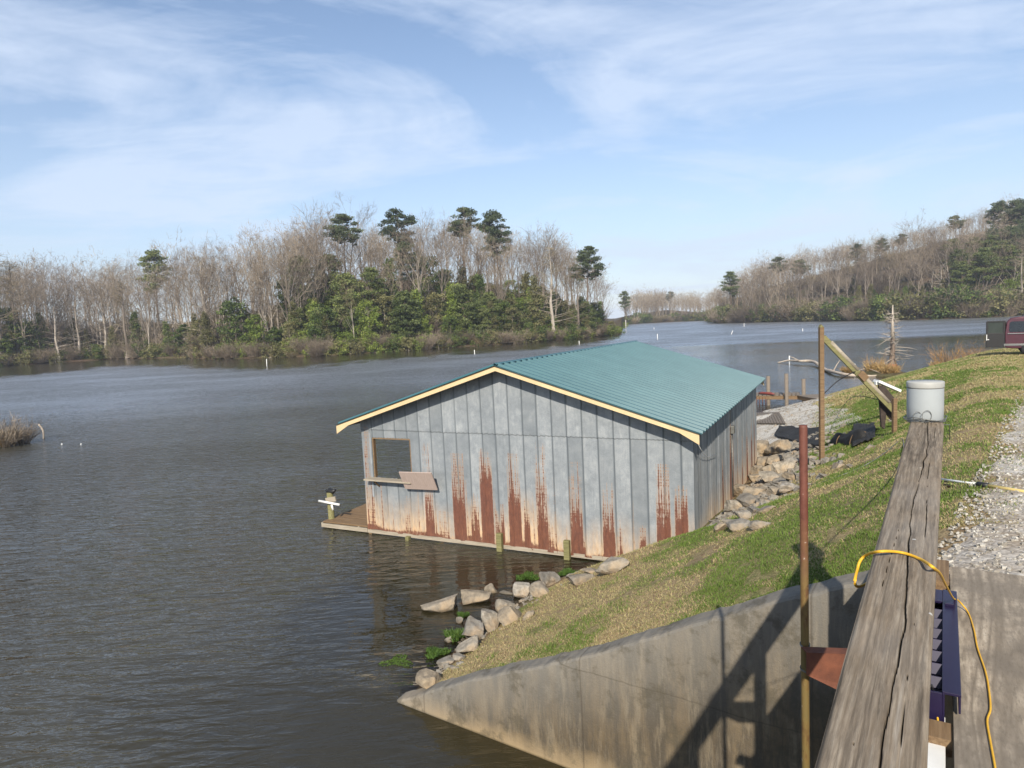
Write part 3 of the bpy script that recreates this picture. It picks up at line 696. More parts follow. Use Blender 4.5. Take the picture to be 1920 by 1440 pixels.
def rail():
    x0, x1 = -1.5, 3.70; L = x1-x0; nx, ny = 900, 90
    X = np.linspace(x0, x1, nx); Y = np.linspace(0, RW, ny); x, y = np.meshgrid(X, Y, indexing='ij')
    P = np.stack([x.ravel()*.9, y.ravel()*60], 1); g = fbm(P, 2, 4).reshape(x.shape)
    cy = .084+.022*np.array([mnoise.noise((q*.9, 1, 0)) for q in X])[:, None]+.005*np.array([mnoise.noise((q*7, 5, 0)) for q in X])[:, None]
    w = .0026*np.clip(.75+np.array([mnoise.noise((q*2.2, 9, 0)) for q in X]), .1, 1.6)[:, None]
    c1 = np.clip(1-np.abs(y-cy)/w, 0, 1)
    cy2 = .05+.03*np.array([mnoise.noise((q*.7, 31, 0)) for q in X])[:, None]; w2 = .0016*np.clip(np.array([mnoise.noise((q*1.3, 19, 0)) for q in X])*3, 0, 1)[:, None]+1e-6
    c2 = np.clip(1-np.abs(y-cy2)/w2, 0, 1)
    cy3 = .115+.03*np.array([mnoise.noise((q*.6, 51, 0)) for q in X])[:, None]; w3 = .0013*np.clip(np.array([mnoise.noise((q*1.6, 39, 0)) for q in X])*3, 0, 1)[:, None]+1e-6
    c3 = np.clip(1-np.abs(y-cy3)/w3, 0, 1)
    ck = np.maximum(np.maximum(c1, c2), c3); edge = np.minimum(y, RW-y)
    z = RT+.006*(g-.5)-.012*ck-.006*np.exp(-(edge/.004)**2)-.004*((y-RW/2)/(RW/2))**2
    wob = np.array([.002*mnoise.noise((q*3, 77, 0)) for q in X])[:, None]
    V = np.stack([x, -y*(1+.15*np.clip((x-.4)/3.3, 0, 1))+wob*(y == 0), z], -1).reshape(-1, 3)
    F = list(grid_faces(nx, ny)[:, ::-1].tolist()); n0 = len(V)
    # skirt and underside
    ring = [(i, 0) for i in range(nx)]+[(nx-1, j) for j in range(1, ny)]+[(i, ny-1) for i in range(nx-2, -1, -1)]+[(0, j) for j in range(ny-2, 0, -1)]
    idx = [i*ny+j for i, j in ring]; low = [(V[q][0], V[q][1], RT-.045) for q in idx]; V = np.concatenate([V, low]); m = len(idx)
    for k in range(m): F.append([idx[k], idx[(k+1) % m], n0+(k+1) % m, n0+k])
    cr = np.concatenate([np.clip(ck*1.4, 0, 1).ravel(), np.zeros(m)])
    me_o = np_mesh('top_board', V, np.array(F), railmat(), {'crack': cr}, False)
    me_o.data.materials[0] = me_o.data.materials[0]
    r = empty('handrail', (RO[0], RO[1], 0), RANG)
    tag(r, 'long weathered grey timber handrail with a split running down its middle', 'handrail')
    me_o.parent = r; me_o.location = (0, 0, 0)
    bm_ = MB(); bm_.box(((x0+x1)/2, -RW/2, RT-.0465), (L-.01, RW-.01, .003)); bm_.build('underside', MAT['grey_wood'], r)
    for s in (-1.2, .35, 2.0, 3.62):
        b = MB(); b.box((s, -RW+.065, (RT-.05+1.0)/2), (.09, .09, RT-.05-1.0)); b.build('post', MAT['grey_wood'], r, .004)
    b = MB(); b.box((1.1, -.02, RT-.19), (L-.02, .034, .24)); b.build('apron_board', MAT['grey_wood'], r)
    for s in (-1.2, .35, 2.0):
        b = MB(); b.beam((s, -RW+.02, 3.1), (s+1.6, -RW+.02, 1.6), .035, .13); b.build('brace', MAT['grey_wood'], r)
        b = MB(); b.beam((s, -RW+.12, 1.6), (s+1.6, -RW+.12, 3.1), .035, .13); b.build('brace', MAT['grey_wood'], r)
    b = MB(); b.box((1.1, -RW+.16, 2.45), (L, .035, .09)); b.build('lower_rail', MAT['grey_wood'], r)
rail()
def plymat():
    t = NT('weathered_plywood'); v = t.co()
    w = t.noise(1.6, 3, .5, t.co(scale=(.30, 2.6, 1)), .55)
    rings = t.ramp(t.math('FRACT', t.math('MULTIPLY', w, 11.)), [(0, 0.), (.45, 1.), (.9, .25), (1, 0.)])
    n = t.noise(3, 7, .7, t.co(scale=(3, 18, 3))); n2 = t.noise(2.2, 5, .65, v)
    c = t.ramp(n, [(.25, (.25,.205,.15)), (.55, (.44,.375,.29)), (.8, (.60,.53,.42))])
    c = t.mix(t.math('MULTIPLY', rings, .85), c, (.17,.14,.105))
    c = t.mix(t.ramp(n2, [(.42, .8), (.58, 0.)]), c, (.17,.145,.115))
    fine = t.noise(60, 4, .7, t.co(scale=(.25, 1, 1)))
    c = t.mix(t.ramp(fine, [(.35, .5), (.5, 0.)]), c, (.13,.11,.085))
    return t.done(t.principled(c, .9, 0, t.bump(n, .35, .004), .2))
MAT['ply'] = plymat()
def ply():
    def sheet(s0, s1, lab):
        n0, n1 = .214, 1.05
        b = MB(); b.box(((s0+s1)/2, -(n0+n1)/2, 3.491), (s1-s0, n1-n0, .018)); o = b.build('plywood_sheet', MAT['ply'], None, .002, (RO[0], RO[1], 0), (0, 0, RANG))
        tag(o, lab, 'plywood sheet', 'plywood sheets of the walkway')
    sheet(1.50, 4.02, 'grey swirly-grained plywood sheet between handrail and gravel')
    sheet(-1.0, 1.492, 'nearer plywood sheet below the rusty seam at the walkway edge')
    w = empty('walkway_frame', (RO[0], RO[1], 0), RANG); tag(w, 'dark timber stringers under the plywood walkway beside the handrail', 'walkway frame')
    b = MB(); b.box((1.4, -.30, 3.425), (5.2, .045, .11)); b.build('stringer', MAT['brown_wood'], w)
    b = MB(); b.box((1.4, -.98, 3.425), (5.2, .045, .11)); b.build('stringer', MAT['brown_wood'], w)
    for s in (.4, 1.9, 3.5): b = MB(); b.box((s, -.5, 3.30), (.09, 1.2, .06)); b.build('cross_beam', MAT['brown_wood'], w)
    b = MB(); b.box((2.03, -.145, 3.45), (.13, .13, .07)); b.build('block', MAT['brown_wood'], w)
    b = MB(); b.box((3.9, -.165, 3.2), (.4, .09, .62)); b.build('block', MAT['brown_wood'], w)
    # thin rusty strip in the seam
    b = MB(); b.tube([rp(1.5, .24, 3.507), rp(1.49, .62, 3.508), rp(1.5, 1.05, 3.507)], .005, 6); o = b.build('rebar_rod', MAT['rust']); tag(o, 'thin rusty rod lying across the seam of the plywood sheets', 'rod')
ply()
def crate():
    p1 = at(1790, 1108, 3.60); s1 = float((p1-RO)[:2]@RD[:2]); p0 = at(1785, 1300, 3.60); s0 = float((p0-RO)[:2]@RD[:2])
    nn = float((p1-RO)[:2]@RN[:2])
    t = empty('crate', (RO[0], RO[1], 0), RANG); tag(t, 'dark purple plastic crate with slatted side wedged beside the handrail', 'crate')
    m = plain('purple_plastic', (.016,.011,.042), (.011,.008,.03), 5, .35, bump=.02)
    zt = 3.60; L = s1-s0; m_ = (s0+s1)/2
    b = MB()
    b.box((m_, -.208, zt-.006), (L, .066, .012)); b.box((m_, -.236, zt-.045), (L, .008, .075)); b.box((m_, -.180, zt-.12), (L, .008, .22))
    b.box((m_, -.055, zt-.12), (L, .01, .24)); b.box((m_, -.118, zt-.235), (L, .118, .01))
    b.box((s0+.006, -.118, zt-.12), (.012, .116, .22)); b.box((s1-.006, -.118, zt-.12), (.012, .116, .22)); b.box((s1-.09, -.118, zt-.01), (.17, .115, .014))
    b.box((s1-.22, -.205, zt+.008), (.05, .04, .016))
    b.build('body', m, t, .002)
    n = 8
    for k in range(1, n):
        b = MB(); b.box((s0+(L-.17)*k/n, -.118, zt-.03), (.022, .114, .05), M=Matrix.Rotation(R_(30), 3, 'Y')); b.build('slat', m, t, .002)
    return s0, s1
CS0, CS1 = crate()
def white_board():
    p = at(1775, 1345, 3.455); s = float((p-RO)[:2]@RD[:2])
    b = MB(); b.box((s-.55, -.135, 3.44), (1.1, .105, .03)); o = b.build('white_board', MAT['white'], None, .003, (RO[0], RO[1], 0), (0, 0, RANG))
    tag(o, 'chalky white board lying under the right edge of the handrail', 'board')
    b = MB(); b.box((s-.07, -.172, 3.459), (.14, .010, .008)); b.build('clip', MAT['black'], o)
white_board()
def bucket():
    c = rp(3.66+.10, RW/2, 0); t = empty('bucket', (c[0], c[1], RT-.012), 0); tag(t, 'pale grey plastic canister standing on the far end of the handrail', 'canister')
    m = plain('grey_pvc', (.36,.385,.39), (.32,.345,.35), 3, .38, bump=.01)
    b = MB(); b.lathe([(0, 0), (.094, 0), (.097, .004), (.098, .10), (.098, .205), (.0975, .21)], 48); b.build('body', m, t)
    b = MB(); b.lathe([(.0975, .212), (.100, .213), (.1005, .218), (.1005, .243), (.098, .249), (0, .251)], 48); b.build('lid', plain('grey_lid', (.38,.38,.35), (.33,.33,.31), 8, .5), t)
    # wire around the base
    b = MB()
    for k in range(4):
        pts = [((.102+.004*k)*math.cos(a), (.102+.004*k)*math.sin(a), .012+.006*k+.008*math.sin(a*3+k)) for a in np.linspace(0, 2*math.pi, 40)]
        b.tube(pts, .0022, 5, False)
    a0 = math.atan2(-RD[1], -RD[0])
    for (rr, oz, ph) in ((.035, .05, .1), (.03, .045, -.35)):
        pts = [(math.cos(a0+ph)*.112+math.sin(q)*rr*.8, math.sin(a0+ph)*.112, oz+math.cos(q)*rr) for q in np.linspace(0, 6.28, 24)]
        b.tube(pts, .0018, 5, False)
    b.tube([(math.cos(a0)*.1, math.sin(a0)*.1, .02), (math.cos(a0)*.16, math.sin(a0)*.16-.02, .006), (math.cos(a0+1)*.15, math.sin(a0+1)*.15, .0), (math.cos(a0+1.4)*.13, math.sin(a0+1.4)*.13, -.1)], .0025, 5)
    b.build('tie_wire', MAT['wire'], t)
bucket()
def catenary(pts, n=8):
    """smooth polyline (Catmull-Rom)"""
    P = [Vector([float(q) for q in p]) for p in pts]; P = [P[0]*2-P[1]]+P+[P[-1]*2-P[-2]]; out = []
    for i in range(1, len(P)-2):
        for k in range(n):
            t = k/n; a, b_, c, d = P[i-1], P[i], P[i+1], P[i+2]
            out.append(.5*((2*b_)+(c-a)*t+(2*a-5*b_+4*c-d)*t*t+(3*b_-a-3*c+d)*t**3))
    out.append(P[-2]); return out
def cord():
    zt = RT+.006; L = []
    L += [rp(2.0, -.02, 4.12), atd(1609, 1100, 2.02), atd(1609, 1062, 2.02), atd(1622, 1042, 2.02), at(1650, 1034, zt+.012), at(1690, 1036, zt), at(1725, 1048, zt), at(1752, 1066, zt+.004)]
    L += [atd(1764, 1078, 2.15), atd(1774, 1098, 2.6), at(1788, 1122, 3.66), at(1797, 1126, 3.56), at(1815, 1148, 3.507), at(1826, 1180, 3.507), at(1833, 1215, 3.507), at(1848, 1260, 3.507), at(1855, 1300, 3.507), at(1857, 1330, 3.507), at(1851, 1352, 3.507), at(1857, 1390, 3.507), at(1866, 1440, 3.507), at(1872, 1490, 3.507)]
    b = MB(); b.tube(catenary(L, 10), .0042, 8); o = b.build('extension_cord', MAT['yellow']); tag(o, 'yellow electrical cord looped over the handrail and trailing on the plywood', 'cord')
    L = [at(1747, 1285, 3.62), at(1752, 1305, 3.55), at(1758, 1330, 3.5), at(1762, 1365, 3.45), at(1762, 1392, 3.43)]
    b = MB(); b.tube(catenary(L, 8), .005, 8); o = b.build('cable', MAT['black']); tag(o, 'short black cable dropping from the purple crate to the white board', 'cable')
    L = [at(1753, 1300, 3.54), at(1757, 1330, 3.5), at(1759, 1362, 3.46)]
    b = MB(); b.tube(catenary(L, 8), .004, 8); o = b.build('cable', MAT['yellow']); tag(o, 'short yellow cable hanging beside the black one under the crate', 'cable')
cord()
def pipe():
    P = atd(1506, 797, 3.15); t = empty('pipe', (P[0], P[1], 0)); tag(t, 'tall rusty red and yellow-green painted steel pipe beside the handrail', 'pipe')
    q = NT('peeling_pipe_paint'); v = q.co(); z = q.sep(v)[2]; n = q.noise(9, 7, .75, q.co(scale=(1, 1, .5))); n2 = q.noise(22, 5, .7, v)
    mixz = q.math('ADD', z, q.math('MULTIPLY', q.math('SUBTRACT', n, .5), .7))
    f = q.ramp(q.math('SUBTRACT', mixz, 3.3), [(.55, 0.), (.95, 1.)])
    low = q.ramp(n, [(.35, (.09,.04,.018)), (.5, (.17,.115,.038)), (.7, (.13,.11,.045))]); up = q.ramp(n2, [(.3, (.10,.034,.022)), (.7, (.17,.062,.042))])
    c = q.mix(f, low, up); c = q.mix(q.ramp(n2, [(.66, 0.), (.7, .8)]), c, (.6,.52,.45)); c = q.mix(q.ramp(n2, [(.3, .7), (.36, 0.)]), c, (.06,.03,.02))
    m = q.done(q.principled(c, .6, 0, q.bump(n2, .4, .004), .4))
    b = MB(); b.tube([(0, 0, -1.2), (0, 0, P[2]-.01), (0, 0, P[2])], [.0185, .0185, .017], 20); b.build('tube', m, t)
    z1 = atd(1508, 1232, 3.15)[2]; z2 = atd(1508, 1280, 3.15)[2]
    for zz in (z1, z2):
        b = MB()
        for k in range(3): b.tube([(.0215*math.cos(a), .0215*math.sin(a), zz+.006*k-.01*math.cos(a+k)) for a in np.linspace(0, 6.28, 20)], .0025, 5, False)
        b.build('tie_wire', MAT['wire'], t)
    # rusted angle plate to the walkway
    q0 = atd(1513, 1226, 3.15)-np.array([P[0], P[1], 0]); q1 = atd(1513, 1266, 3.15)-np.array([P[0], P[1], 0]); q2 = atd(1575, 1296, 3.12)-np.array([P[0], P[1], 0]); q3 = atd(1640, 1231, 3.12)-np.array([P[0], P[1], 0]); q4 = atd(1640, 1300, 3.12)-np.array([P[0], P[1], 0])
    b = MB(); b.prism([q0, q1, q2, q4, q3], (0, .008, 0)); b.prism([q0+np.array([0,0,.0]), q3, q3+np.array([0,.06,0]), q0+np.array([0,.06,0])], (0, 0, .006))
    b.build('bracket', MAT['rust'], t)
pipe()
def poles():
    a = hit(1745, 896, .03); c = hit(1842, 909, .03); e = hit(1990, 934, .03)
    t = empty('pole', a); tag(t, 'pale yellow pole with dark coupling lying on the gravel', 'pole', 'poles lying on the gravel')
    b = MB(); b.tube([(0, 0, 0), c-a], .012, 10); b.build('thin_section', MAT['white'], t)
    b = MB(); b.tube([c-a, e-a], .019, 10); b.build('thick_section', MAT['pvc_yellow'], t)
    d = (e-c)/np.linalg.norm(e-c); b = MB(); b.tube([c-a-d*.05, c-a+d*.06], .026, 10); b.build('coupling', MAT['black'], t)
    a = hit(1775, 912, .02); e = hit(1990, 944, .02); b = MB(); b.tube([a, e], .010, 8); o = b.build('pole', MAT['rust']); tag(o, 'thin rusty brown rod lying below the pale yellow pole', 'pole', 'poles lying on the gravel')
    a = hit(1770, 908, .02); e = hit(1990, 950, .02); b = MB(); b.tube([a, e], .009, 8); o = b.build('pole', MAT['brown_wood']); tag(o, 'brown stick crossing over the rusty rod on the gravel', 'pole', 'poles lying on the gravel')
poles()

# ------------------------------------------------------------------ rocks
def rock_mesh(seed, sx, sy, sz):
    import bmesh
    r = random.Random(seed); bm = bmesh.new(); bmesh.ops.create_icosphere(bm, subdivisions=3, radius=1)
    planes = []
    for k in range(9):
        d = Vector((r.gauss(0, 1), r.gauss(0, 1), r.gauss(0, .9))).normalized(); planes.append((d, r.uniform(.32, .7)))
    planes.append((Vector((r.uniform(-.25, .25), r.uniform(-.25, .25), 1)).normalized(), r.uniform(.45, .65)))
    for v in bm.verts:
        for d, h in planes:
            k = v.co.dot(d)
            if k > h: v.co -= d*(k-h)*.99
        v.co += v.co.normalized()*.06*mnoise.noise(v.co*2.3+Vector((seed, 0, 0)))+v.co.normalized()*.05*mnoise.noise(v.co*6+Vector((seed, 0, 0)))
    # normalise extents so that the drawn size is the size asked for
    for i, s in enumerate((sx, sy, sz)):
        lo = min(v.co[i] for v in bm.verts); hi = max(v.co[i] for v in bm.verts)
        for v in bm.verts: v.co[i] = ((v.co[i]-lo)/(hi-lo)-.5)*2*s
    me = bpy.data.meshes.new('rock'); bm.to_mesh(me); bm.free(); me.materials.append(MAT['rock'])
    for p in me.polygons: p.use_smooth = False
    return me
RK = 0
def rock(px, py, w, h, label, group, rot=None, flat=.55, tilt=None):
    """px,py: picture centre; w,h: picture size"""
    global RK; RK += 1; r = random.Random(RK*13)
    p = hit(px, min(py+h*.35, 1400)); p[2] = max(p[2], -.05); t = float((p-CP)@CR[2]); k = t/FPX
    sx = w*k/2*1.08; sz = h*k/2*.95; sy = (sx+sz)/2*r.uniform(.8, 1.1)
    c = p.copy(); c[2] += sz*.72
    o = bpy.data.objects.new('rock', rock_mesh(RK*7+3, sx, sy, sz)); COL.objects.link(o); o.location = c
    az = -math.atan2(p[0], p[1]); o.rotation_euler = (0 if tilt is None else 0, R_(rot if rot is not None else r.uniform(-12, 12)), az+R_(r.uniform(-12, 12)))
    tag(o, label, 'rock', group)
G1 = 'loose rocks along the waterline'
ROCKS = [(828,1166,67,29,'long low pale slab rock farthest left in the shallows',-8),(888,1180,40,52,'tall blocky near-white rock standing upright among the shore rocks',4),(893,1140,54,28,'wide grey rock behind the upright white block',6),
(922,1162,32,48,'tan pointed rock leaning against the right side of the white block',None),(923,1122,26,22,'small grey rock at the back of the cluster behind the wide grey rock',None),(947,1136,36,26,'grey angular rock just right of the cluster centre',20),
(951,1122,28,10,'thin cream flat rock at the back of the cluster',5),(955,1155,38,34,'grey slanted slab rock on the grass side of the cluster',-35),(980,1108,34,36,'squarish pale rock on the left of the touching pair',0),(1014,1105,42,30,'darker grey rock on the right of the touching pair',8),
(1032,1085,38,30,'rounded cream rock above the touching pair',10),(1042,1067,40,16,'flat orange-tan rock at the edge of the water near the boathouse',0),(1088,1086,54,24,'wide grey rock half sunk in grass near the boathouse corner',-4),(1106,1071,36,12,'low tan rock beside the pale wide one near the boathouse',0),
(1150,1060,64,32,'large pale grey jagged rock against the boathouse front wall',-10),(880,1214,46,28,'grey oblong rock directly below the upright white block',-25),(862,1234,24,18,'small grey rock below the oblong one',0),(836,1242,33,16,'flat grey rock at the water edge left of the small one',0),
(851,1251,14,9,'tiny tan stone between two flat rocks near the wing wall',0),(807,1276,50,36,'triangular pale rock leaning on the tip of the wing wall',0),(842,1204,15,17,'small cream stone beside the green weed left of the oblong rock',0),(863,1177,14,18,'small tan stone wedged left of the upright white block',0),(990,1154,26,14,'narrow grey slab lying on the grass right of the cluster',-40)]
for q in ROCKS: rock(q[0], q[1], q[2], q[3], q[4], G1, q[5])
G2 = 'riprap boulders beside the boathouse side wall'
SIDE = [(1215,700,80,95),(1310,690,130,95),(1170,750,55,65),(1225,775,65,75),(1290,765,95,55),(1390,775,95,55),(1190,825,65,65),(1180,865,75,45),(1262,815,95,65),(1345,805,115,75),(1392,862,95,55),(1270,865,125,65),(1325,895,70,36),(1090,935,140,62),(1172,955,115,82),(1228,940,85,44),(1150,1005,120,80),(1235,990,60,34),(1060,1035,105,95),(1103,1085,95,72),(1170,1058,65,44),(1228,1055,125,30),(975,1152,65,62),(1030,1135,85,52),(1085,1142,120,60),(1205,1135,105,52),(1305,945,95,62),(1375,925,95,62)]
SLAB = ['tall tan boulder highest against the far end of the side wall','big grey boulder beside the tall tan one near the beach','small tan boulder touching the far side wall','upright cream boulder left of the far middle','flat grey boulder behind the cream ones','flat grey boulder at the far right by the rusty pipe','cream boulder against the wall below the small tan one','low tan boulder against the wall beside the log-coloured slab','grey-tan slab in the upper middle of the riprap','long grey slab leaning right in the upper riprap','grey boulder at the right edge of the riprap, half in grass','wide flat slab in the middle of the riprap','small orange-tan stone in the middle of the riprap','long layered brown slab in the middle of the riprap by the wall','big dark block below the layered slab','pale wedge right of the big dark block','brown block under the big dark one','small white stone beside the dark block','large grey wedge boulder in the lower riprap','dark leaning boulder right of the large grey wedge','small grey stone above the long white one','long thin white stone pointing up the bank at the riprap edge','lowest grey boulder in the corner of wall and grass','grey low boulder second from the bottom of the riprap','flat layered boulder third from the bottom of the riprap','grey boulder half buried in grass at the lower right of the riprap','grey-blue boulder at the right of the layered slab','weathered grey boulder at the grass edge above the white stone']
for (x, y, w, h), lb in zip(SIDE, SLAB):
    rock(1040+x*.3195, 620+y*.3195, w*.3195*1.12, h*.3195*1.15, lb, G2, -25 if 'white stone pointing' in lb else None)
def small_stones():
    # uncountable chips between the boulders and along the shore, one mesh
    V = []; F = []; r = random.Random(5)
    def chip(c, s):
        b = len(V); R3 = Matrix.Rotation(r.random()*6.28, 3, 'Z') @ Matrix.Rotation(r.random()*1.5, 3, 'X')
        for (x, y, z) in [(-1,-1,-.6),(1,-.8,-.6),(.9,1,-.6),(-1,.9,-.6),(-.6,-.7,.5),(.7,-.5,.6),(.5,.7,.4),(-.7,.6,.6)]:
            q = R3 @ Vector((x*s*r.uniform(.7, 1.2), y*s*r.uniform(.6, 1.1), z*s*r.uniform(.6, 1))); V.append((c[0]+q.x, c[1]+q.y, c[2]+q.z))
        for f in [(0,3,2,1),(4,5,6,7),(0,1,5,4),(1,2,6,5),(2,3,7,6),(3,0,4,7)]: F.append([b+i for i in f])
    for k in range(2200):
        s = r.uniform(7.2, 19); n = lerp(s, [7.2, 19], [4.3, 5.7])-abs(r.gauss(0, .7))-.1; x, y = xy_of(s, n); z = tz(x, y)
        if z > .02: chip((x, y, z), r.uniform(.02, .13))
    for k in range(350):
        s = r.uniform(1.7, 7.5); n = lerp(s, NS_S, NS_N)+r.gauss(-.15, .25); x, y = xy_of(s, n); z = tz(x, y); chip((x, y, z), r.uniform(.015, .06))
    for k in range(900):
        s = r.uniform(17.5, 33); n = lerp(s, NS_S, NS_N)-r.uniform(0, 3.4); x, y = xy_of(s, n); chip((x, y, tz(x, y)), r.uniform(.02, .07))
    o = np_mesh('loose_stones', V, F, MAT['rock']); tag(o, 'scattered small stones between boulders and along the waterline', 'stones', None, 'stuff')
    V.clear(); F.clear()
    for k in range(9000):
        s = abs(r.gauss(0, 1))*7-.1 if r.random() < .7 else r.uniform(0, 20); l = lerp(s, ROADS, ROADN); n = l-r.random()**1.1*(2.5+s*.3)+.1
        if s < -.08: continue
        x, y = xy_of(s, n); chip((x, y, tz(x, y)+.015), r.uniform(.006, .02))
    o = np_mesh('gravel_stones', V, F, MAT['gravel_stone']); tag(o, 'pale loose stones spread over the gravel road', 'gravel', None, 'stuff')
t_ = NT('gravel_stone'); n_ = t_.noise(3.1, 2, .5); wn = t_.n.new('ShaderNodeTexWhiteNoise'); vv = t_.vor(30, None, 'Color'); bw = t_.n.new('ShaderNodeRGBToBW'); t_.l.new(vv, bw.inputs[0])
MAT['gravel_stone'] = t_.done(t_.principled(t_.ramp(bw.outputs[0], [(.1, (.17,.15,.12)), (.5, (.34,.315,.27)), (.9, (.5,.48,.43))]), .9, 0, None, .2))
small_stones()

# ------------------------------------------------------------------ grass
def blades(name, pts, hgt, wid, tint, lean, mat, seed=1, bend=.5):
    g = np.random.default_rng(seed); n = len(pts); a = g.random(n)*6.283; c, s = np.cos(a), np.sin(a); la = g.random(n)*6.283
    lx, ly = np.cos(la)*lean, np.sin(la)*lean
    p = np.asarray(pts); h = hgt; w = wid
    b0 = p+np.stack([-c*w, -s*w, h*0-.005], 1); b1 = p+np.stack([c*w, s*w, h*0-.005], 1)
    m0 = p+np.stack([-c*w*.8+lx*h*.35, -s*w*.8+ly*h*.35, h*.55], 1); m1 = p+np.stack([c*w*.8+lx*h*.35, s*w*.8+ly*h*.35, h*.55], 1)
    t = p+np.stack([lx*h, ly*h, h*(1-bend*lean*.5)], 1)
    V = np.stack([b0, b1, m0, m1, t], 1).reshape(-1, 3); i = np.arange(n)*5
    F = np.concatenate([np.stack([i, i+1, i+3], 1), np.stack([i, i+3, i+2], 1), np.stack([i+2, i+3, i+4], 1)])
    return V, F, np.repeat(tint, 5)
def grass():
    g = np.random.default_rng(4); N = 330000
    u = g.random(N); s = 1.32+(u**1.9)*24; n = g.random(N)*7.6-1.3; P = np.stack([s, n], 1)
    gr = green_sn(s, n)+(g.random(N)-.5)*.12; z = tz_sn(s, n); x, y = xy_of(s, n)
    ns = np.interp(s, NS_S, NS_N); dn = fbm(P*2.6, 44, 3)
    # boathouse footprint in wall coordinates
    rx, ry = x-SO[0], y-SO[1]; la = -(rx*SV[0]+ry*SV[1]); lb = rx*SU[0]+ry*SU[1]
    inside = (la > -.1) & (la < SW+.12) & (lb > -.05) & (lb < SL+.1)
    rip = (la > SW) & (la < SW+1.5) & (lb > .6)
    road_l = np.interp(s, ROADS, ROADN)
    keep = (z > .10+.12*dn) & ~inside & ~rip & (n > road_l-.35) & (dn > .22)
    keep &= (g.random(N) < np.where(gr > .5, .8, .5)) & ((n > road_l) | (g.random(N) < .35))
    s, n, x, y, z, gr, P, dn = s[keep], n[keep], x[keep], y[keep], z[keep], gr[keep], P[keep], dn[keep]
    isg = gr+(g.random(len(gr))-.5)*.34 > .53
    tuft = np.clip(fbm(P*6., 61, 2)-.38, 0, .4)*3.2; h = np.where(isg, .015+(.02+.05*tuft)*g.random(len(s)), .01+(.02+.04*tuft)*g.random(len(s)))*(1+s*.03)*(.7+dn*.6); w = (.0022+.002*g.random(len(s)))*(1+s*.10)
    tint = np.where(isg, .15+.5*g.random(len(s)), .8+.35*g.random(len(s)))
    V, F, T = blades('grass', np.stack([x, y, z], 1), h, w, tint, np.where(isg, .5, 1.5)*(.5+g.random(len(s))), MAT['blade'])
    o = np_mesh('grass', V, F, MAT['blade'], {'tint': T}); tag(o, 'short green grass and straw thatch covering the bank', 'grass', None, 'stuff')
    # far bank
    N = 90000; s = 24+g.random(N)*40; n = g.random(N)*11-3; P = np.stack([s, n], 1); gr = green_sn(s, n)+(g.random(N)-.5)*.2; z = tz_sn(s, n); x, y = xy_of(s, n)
    dn = fbm(P*1.2, 44, 3); beachm = (s < 34.5) & (n > np.interp(s, NS_S, NS_N)-3.2)
    road_l = np.interp(s, ROADS, ROADN)
    keep = (z > .12) & ~beachm & (n > road_l); s, n, x, y, z, gr = s[keep], n[keep], x[keep], y[keep], z[keep], gr[keep]
    isg = gr+(g.random(len(gr))-.5)*.34 > .53; h = .05+.07*g.random(len(s)); w = .010+.008*g.random(len(s)); tint = np.where(isg, .3+.5*g.random(len(s)), .8+.35*g.random(len(s)))
    V, F, T = blades('g', np.stack([x, y, z], 1), h, w, tint, .5+g.random(len(s)), MAT['blade'], 3)
    o = np_mesh('grass', V, F, MAT['blade'], {'tint': T}); tag(o, 'dry grass on the far part of the dam towards the van', 'grass', None, 'stuff')
grass()
def weeds():
    # low leafy weed clumps at the waterline and in the shallows
    r = np.random.default_rng(8)
    spots = [(855,1195,.22,.10,'bright green weed clump left of the upright white rock'),(990,1083,.26,.07,'bright green weed strip behind the squarish rocks'),(1065,1075,.22,.06,'green weed between cream rock and boathouse'),(818,1225,.24,.05,'low weed clump in the shallows beside the flat rock'),(745,1240,.30,.012,'yellow-green weed floating left of the shore rocks'),(868,1155,.12,.05,'small green tuft behind the long low slab')]
    for (px, py, rad, h, lab) in spots:
        p = at(px, py, 0.0); q = hit(px, py); p = q if q[2] > 0 else p
        n = 900; a = r.random(n)*6.28; rr = rad*np.sqrt(r.random(n))*(.7+.3*np.sin(a*3+px)); x = p[0]+rr*np.cos(a); y = p[1]+rr*np.sin(a)*.8
        z = np.array([max(tz(xx, yy), 0.0) for xx, yy in zip(x, y)])
        V, F, T = blades('w', np.stack([x, y, z], 1), h*(.4+r.random(n)), .007+.006*r.random(n), .3+.6*r.random(n), 1.4*r.random(n), None, int(px))
        o = np_mesh('weed_clump', V, F, MAT['weed'], {'tint': T}); tag(o, lab, 'plant', 'weed clumps at the waterline')
weeds()

